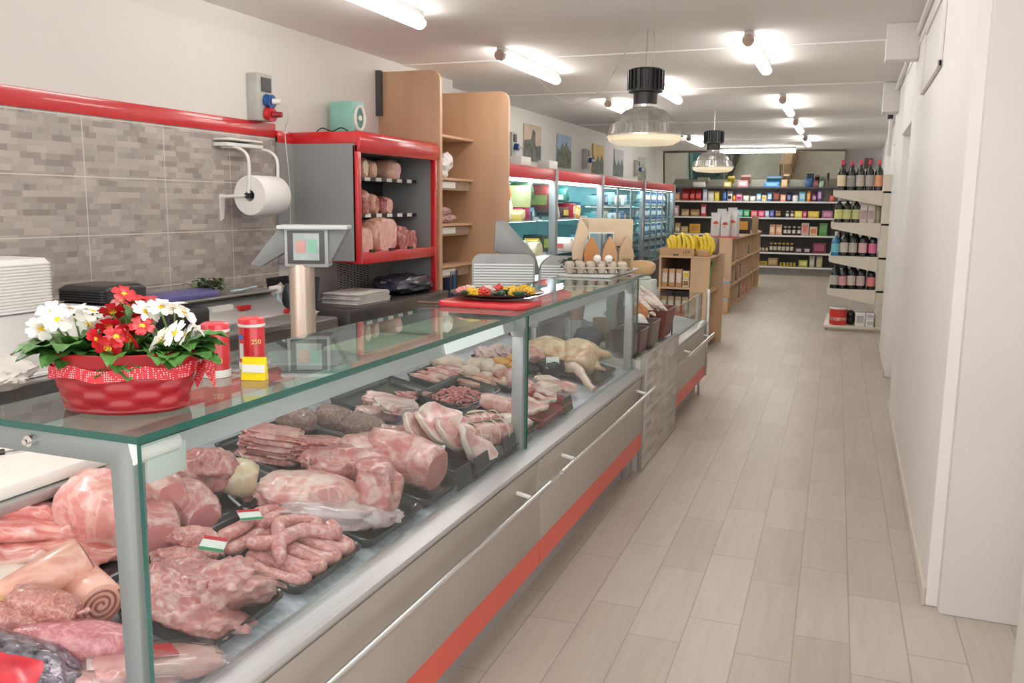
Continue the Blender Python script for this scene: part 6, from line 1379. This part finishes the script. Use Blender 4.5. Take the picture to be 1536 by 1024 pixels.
for z in (1.819, .978, .551):
    for i in range(5):
        o = b0 if k == 0 else dup(b0); o.location = (-.12+i*.105, 12.36, z); tag(o, 'dark bottle in the second row behind the end bottles of the rack', 'bottle', 'second row of bottles on the cream rack'); k += 1
for i, (x, l) in enumerate(((.15, 'white and pink food bag left of its twin on the second rack shelf'), (.245, 'white and pink food bag right of its twin on the second rack shelf'))): bagp(l, .09, .08, .29, (220, 206, 204), (176, 150, 150), (x, 12.2, 1.409), 0, 'bag', 'white food bags on the cream rack', 440+i)
t = thing('red_tin', 'bright red patterned tin on the rack base', 'tin', (-.07, 12.22, .071)); MB().lathe([(0, 0), (.105, 0), (.11, .02), (.11, .2), (.1, .21), (0, .21)], n=28).build('body', pm((206, 44, 36)), t); MB().lathe([(.111, .06), (.111, .1)], n=28, cap=False).build('pale_band', mat('tin_pattern', (226, 160, 150), .4, var=.4, scale=30), t); MB().lathe([(.1, .205), (.112, .21), (.112, .235), (0, .235)], n=28).build('lid', offwhite, t)
o = MB().lump((0, 0, .09), (.06, .08, .1), 4, .2, 2, .8, zmin=0).build('black_bag', blackg, loc=(.08, 12.3, .071)); tag(o, 'black bag between the red tin and the white boxes', 'bag')
for i, (x, z, h, l) in enumerate(((.2, .071, .18, 'white box beside the black bag on the rack base'), (.33, .071, .09, 'lower white box at the right of the rack base'), (.33, .162, .09, 'upper white box at the right of the rack base'))): carton(l, .12, .16, h, (232, 230, 228), (180, 180, 180), (x, 12.2, z), 0, 'box', 'white boxes on the rack base')
t = thing('security_camera', 'small camera with black body high on the right wall above the rack', 'camera', (.36, 11.2, 2.62)); MB().box((-.04, -.03, 0), (.02, .09, .1)).build('body', black, t, bevel=.01); MB().tube([(0, .02, -.42), (0, .02, 0)], .022, 10).build('conduit', offwhite, t)
MB().box((.0, 0, -.02), (.1, .05, .0)).build('bracket', offwhite, t)
# ================================================================ BACK WALL SHELVING AND MIRROR
bs = thing('wall_shelving', 'long dark-backed shelving with white shelf edges across the back wall', 'shelving', (-4.25, 21.6, 0))
SZ = [2.06, 1.73, 1.35, .94, .53, .20]; BW = 4.25
bk_ = mat('shelving_back', (92, 88, 84), .6, var=.04); bk2 = mat('shelving_base', (126, 122, 116), .6)
MB().box((0, .5, 0), (BW, .54, 1.74)).build('back_panel', bk_, bs); MB().box((0, .5, 1.74), (BW, .52, 2.05)).build('upper_panel', mat('upper_panel_pale', (190, 186, 178), .6), bs); MB().box((0, .03, 0), (BW, .5, .17)).build('base', bk2, bs)
for k, z in enumerate(SZ):
    s_ = MB().box((0, .02, z-.03), (BW, .5, z)).build('shelf', mat('shelf_top', (150, 148, 144), .5), bs)
    MB().box((0, .0, z-.035), (BW, .02, z+.003)).build('shelf_edge', offwhite if k else grey_d, s_)
for x in (-4.12, -2.9, -1.68, -.44): MB().box((x+4.25-.015, .47, 0), (x+4.25+.015, .5, 2.05)).build('upright', grey_d, bs)
ORD = ['top', 'second', 'third', 'fourth', 'fifth', 'lowest']
def PX(p): return -4.105+(p-1012)*.01565
IT = [  # shelf, px from, px to, height px, kind, colour, label colour, words
 (0, 1040, 1060, 7, 'b', (206, 204, 198), None, 'crumpled grey-white bag'), (0, 1088, 1099, 7, 'c', (226, 196, 60), None, 'yellow box'), (0, 1109, 1124, 9, 'c', (226, 150, 160), (246, 226, 226), 'pink box'), (0, 1148, 1171, 7, 'c', (60, 140, 206), (140, 190, 226), 'wide sky blue box'), (0, 1173, 1182, 10, 'c', (196, 160, 120), (210, 176, 140), 'kraft box'), (0, 1207, 1218, 12, 'b', (52, 84, 130), None, 'navy blue bag'), (0, 1219, 1226, 9, 'c', (110, 60, 60), (140, 80, 80), 'maroon box'), (0, 1227, 1234, 8, 'b', (170, 200, 176), None, 'pale green bag'), (0, 1236, 1240, 13, 'j', (120, 90, 84), (90, 60, 60), 'tall slim brown bottle'),
 (1, 1011, 1021, 11, 'c', (206, 140, 110), (230, 190, 160), 'peach box'), (1, 1024, 1036, 17, 'b', (150, 30, 40), (220, 90, 80), 'dark red bag, left one of three,'), (1, 1036, 1045, 17, 'b', (150, 30, 40), (226, 100, 90), 'dark red bag, middle one of three,'), (1, 1045, 1055, 17, 'b', (150, 30, 40), (220, 90, 80), 'dark red bag, right one of three,'), (1, 1057, 1064, 16, 'c', (190, 206, 226), (236, 236, 240), 'white and blue upright box'), (1, 1065, 1074, 13, 'c', (226, 214, 196), (240, 236, 226), 'cream box'), (1, 1075, 1082, 13, 'c', (222, 200, 40), (236, 220, 100), 'lemon yellow box'), (1, 1088, 1093, 13, 'c', (40, 90, 180), (90, 140, 210), 'royal blue box'), (1, 1094, 1102, 13, 'b', (230, 230, 230), (40, 36, 50), 'black and white bag'), (1, 1103, 1107, 8, 'c', (226, 60, 50), (240, 200, 60), 'small scarlet box'), (1, 1107, 1117, 11, 'b', (216, 150, 190), (180, 40, 90), 'pink and white bag'), (1, 1118, 1127, 8, 'b', (236, 234, 220), None, 'white flour bag, left one,'), (1, 1128, 1137, 7, 'b', (226, 226, 214), None, 'white flour bag, right one,'), (1, 1138, 1145, 10, 'c', (110, 180, 226), (240, 240, 240), 'light blue box'), (1, 1146, 1153, 8, 'c', (240, 230, 200), (226, 190, 90), 'white and gold box'), (1, 1154, 1161, 12, 'c', (50, 120, 190), (230, 236, 240), 'blue box with white label'), (1, 1162, 1172, 13, 'c', (86, 50, 50), (150, 80, 60), 'dark maroon box'), (1, 1173, 1181, 9, 'c', (236, 150, 116), (246, 220, 200), 'salmon pink box'), (1, 1182, 1189, 12, 'b', (40, 50, 90), (120, 130, 170), 'navy bag'), (1, 1190, 1199, 9, 'j', (240, 236, 236), (220, 180, 190), 'round white tub'), (1, 1200, 1209, 13, 'c', (110, 190, 216), (180, 220, 236), 'cyan box'), (1, 1211, 1216, 14, 'c', (232, 140, 50), (250, 200, 120), 'tall orange box'), (1, 1218, 1225, 13, 'b', (120, 60, 110), (196, 150, 170), 'purple bag'), (1, 1226, 1232, 16, 'c', (110, 70, 150), (226, 190, 220), 'tall violet box'), (1, 1243, 1250, 10, 'b', (226, 110, 90), None, 'coral bag'),
 (2, 1011, 1020, 15, 'c', (226, 170, 186), (246, 240, 240), 'pink and white box'), (2, 1024, 1036, 10, 'b', (190, 160, 110), (214, 190, 150), 'kraft pasta bag, left one,'), (2, 1038, 1053, 10, 'b', (160, 128, 86), (190, 160, 116), 'wide brown pasta bag'), (2, 1055, 1063, 17, 'c', (206, 60, 80), (240, 226, 226), 'red and white upright box'), (2, 1111, 1119, 10, 'c', (50, 170, 190), (180, 220, 220), 'teal biscuit box'), (2, 1120, 1129, 10, 'c', (50, 160, 90), (160, 210, 170), 'green biscuit box'), (2, 1131, 1141, 9, 'c', (226, 90, 106), (240, 170, 170), 'rose red biscuit box'), (2, 1142, 1151, 9, 'c', (232, 70, 120), (246, 170, 190), 'hot pink biscuit box'), (2, 1152, 1158, 9, 'c', (186, 206, 236), (236, 240, 246), 'pale blue biscuit box'), (2, 1159, 1165, 10, 'c', (60, 80, 180), (140, 150, 210), 'indigo biscuit box'), (2, 1166, 1176, 12, 'b', (70, 50, 40), (170, 130, 80), 'dark brown coffee bag'), (2, 1182, 1187, 9, 'j', (60, 50, 60), (240, 240, 240), 'dark jar with white lid, left one,'), (2, 1189, 1194, 9, 'j', (80, 50, 60), (240, 226, 226), 'dark jar with white lid, right one,'), (2, 1195, 1206, 9, 'c', (240, 214, 40), (250, 240, 160), 'yellow snack box'), (2, 1207, 1212, 9, 'c', (226, 50, 130), (246, 160, 190), 'magenta snack box'), (2, 1214, 1230, 9, 'c', (236, 190, 40), (246, 220, 110), 'wide amber snack box'), (2, 1234, 1249, 10, 'c', (190, 110, 150), (214, 160, 186), 'wide mauve snack box'),
 (3, 1008, 1014, 14, 'b', (206, 180, 130), None, 'tan rice bag'), (3, 1015, 1024, 14, 'b', (200, 176, 126), (226, 210, 170), 'tan grain bag with label'), (3, 1025, 1036, 9, 'c', (190, 166, 116), (206, 186, 140), 'low tan box'), (3, 1038, 1055, 13, 'c', (236, 176, 40), (196, 140, 80), 'yellow-framed box'), (3, 1130, 1134, 6, 'j', (206, 130, 60), (230, 190, 120), 'small orange jar, first of three,'), (3, 1136, 1140, 6, 'j', (216, 150, 80), (230, 200, 140), 'small orange jar, second of three,'), (3, 1142, 1146, 6, 'j', (190, 150, 100), (226, 200, 150), 'small orange jar, last of three,'), (3, 1160, 1168, 14, 'c', (236, 176, 140), (246, 206, 176), 'salmon cake box, left one,'), (3, 1169, 1178, 14, 'c', (230, 170, 136), (246, 210, 180), 'salmon cake box, right one,'), (3, 1180, 1185, 12, 'j', (36, 34, 36), (226, 222, 216), 'black jar with pale lid, first of four,'), (3, 1186, 1191, 12, 'j', (36, 34, 36), (226, 222, 216), 'black jar with pale lid, second of four,'), (3, 1193, 1198, 12, 'j', (36, 34, 36), (226, 222, 216), 'black jar with pale lid, third of four,'), (3, 1200, 1205, 12, 'j', (36, 34, 36), (226, 222, 216), 'black jar with pale lid, last of four,'), (3, 1206, 1217, 17, 'c', (226, 190, 186), (226, 130, 116), 'tall rose cake box'), (3, 1218, 1229, 12, 'c', (240, 206, 180), (226, 130, 70), 'orange and white cake box'), (3, 1231, 1243, 17, 'c', (90, 150, 76), (110, 170, 96), 'tall green box'),
 (4, 1140, 1144, 8, 'j', (130, 84, 50), (60, 46, 40), 'brown jar, first of four,'), (4, 1145, 1149, 10, 'j', (140, 84, 50), (60, 46, 40), 'brown jar, second of four,'), (4, 1150, 1154, 9, 'j', (130, 76, 46), (60, 46, 40), 'brown jar, third of four,'), (4, 1155, 1159, 9, 'j', (150, 94, 56), (60, 46, 40), 'brown jar, last of four,')] + [
 (4, 1161+6*i, 1166+6*i, 13, 'j', (56, 48, 42), (216, 180, 90), 'gold-lidded dark jar, %s of six,' % ['first', 'second', 'third', 'fourth', 'fifth', 'last'][i]) for i in range(6)] + [
 (4, 1199, 1209, 7, 'c', (80, 40, 50), (190, 180, 180), 'low plum box, left one,'), (4, 1211, 1221, 7, 'c', (90, 40, 50), (206, 190, 190), 'low plum box, right one,'), (4, 1224, 1243, 14, 'c', (140, 50, 76), (170, 90, 116), 'wide burgundy box'),
 (5, 1147, 1159, 6, 'c', (206, 176, 50), (150, 110, 40), 'low yellow tin'), (5, 1160, 1175, 11, 'c', (176, 136, 96), (214, 190, 130), 'speckled tan box')] + [
 (5, 1177+5*i, 1181+5*i, 5, 'j', (214, 190, 60), (226, 210, 110), 'small yellow tub, %s of five,' % ['first', 'second', 'third', 'fourth', 'last'][i]) for i in range(5)] + [
 (5, 1205, 1218, 9, 'c', (206, 206, 70), (240, 236, 150), 'lime yellow box'), (5, 1220, 1228, 15, 'b', (214, 206, 190), (236, 230, 220), 'white flour sack, left one,'), (5, 1230, 1239, 15, 'b', (220, 210, 180), (226, 200, 120), 'white flour sack, right one,')]
for i, (s_, a, b_, h, k, c, c2, wd_) in enumerate(IT):
    x = (PX(a)+PX(b_))/2; w_ = (b_-a)*.0152; h_ = h*.0172; z = SZ[s_]+.004; l = '%s on the %s shelf of the back wall' % (wd_.rstrip(','), ORD[s_]); y = 21.76
    if k == 'c': carton(l, w_, .14, h_, c, c2, (x, y, z), 0, 'package', 'groceries on the back wall shelves', 'grocery_box')
    elif k == 'b': bagp(l, w_, .14, h_, c, c2, (x, y, z), 0, 'bag', 'groceries on the back wall shelves', 500+i, name='grocery_bag')
    else: jar(l, w_/2, h_, c, c2, (236, 226, 206) if s_ in (2, 3, 4) else None, (x, y, z), 'groceries on the back wall shelves')
# tilted mirror band above the shelving
mr = thing('tilted_mirror', 'wide framed mirror leaning forward above the back shelving', 'mirror', (-4.42, 22.1, 2.09)); mr.rotation_euler = (R(12.5), 0, 0)
mir = mat('mirror_silver', (214, 216, 206), .03, 1, var=.0)
MB().box((0, 0, 0), (2.84, .02, .82)).build('mirror_pane', mir, mr); MB().box((2.86, 0, 0), (4.2, .02, .82)).build('mirror_pane', mir, mr)
f = MB()
for a, b_ in (((-.02, -.01, -.02), (4.22, .03, 0)), ((-.02, -.01, .82), (4.22, .03, .845)), ((-.02, -.01, 0), (0, .03, .82)), ((2.84, -.01, 0), (2.86, .03, .82)), ((4.2, -.01, 0), (4.22, .03, .82))): f.box(a, b_)
f.build('mirror_frame', mat('mirror_frame', (110, 96, 84), .5), mr)
o = MB().box((-.09, 0, -.12), (.09, .08, .12)).build('junction_box', mat('brown_box', (110, 84, 76), .5), loc=(.30, 22.15, 2.62), bevel=.008); tag(o, 'small brown box high on the back wall right of the mirror', 'box')
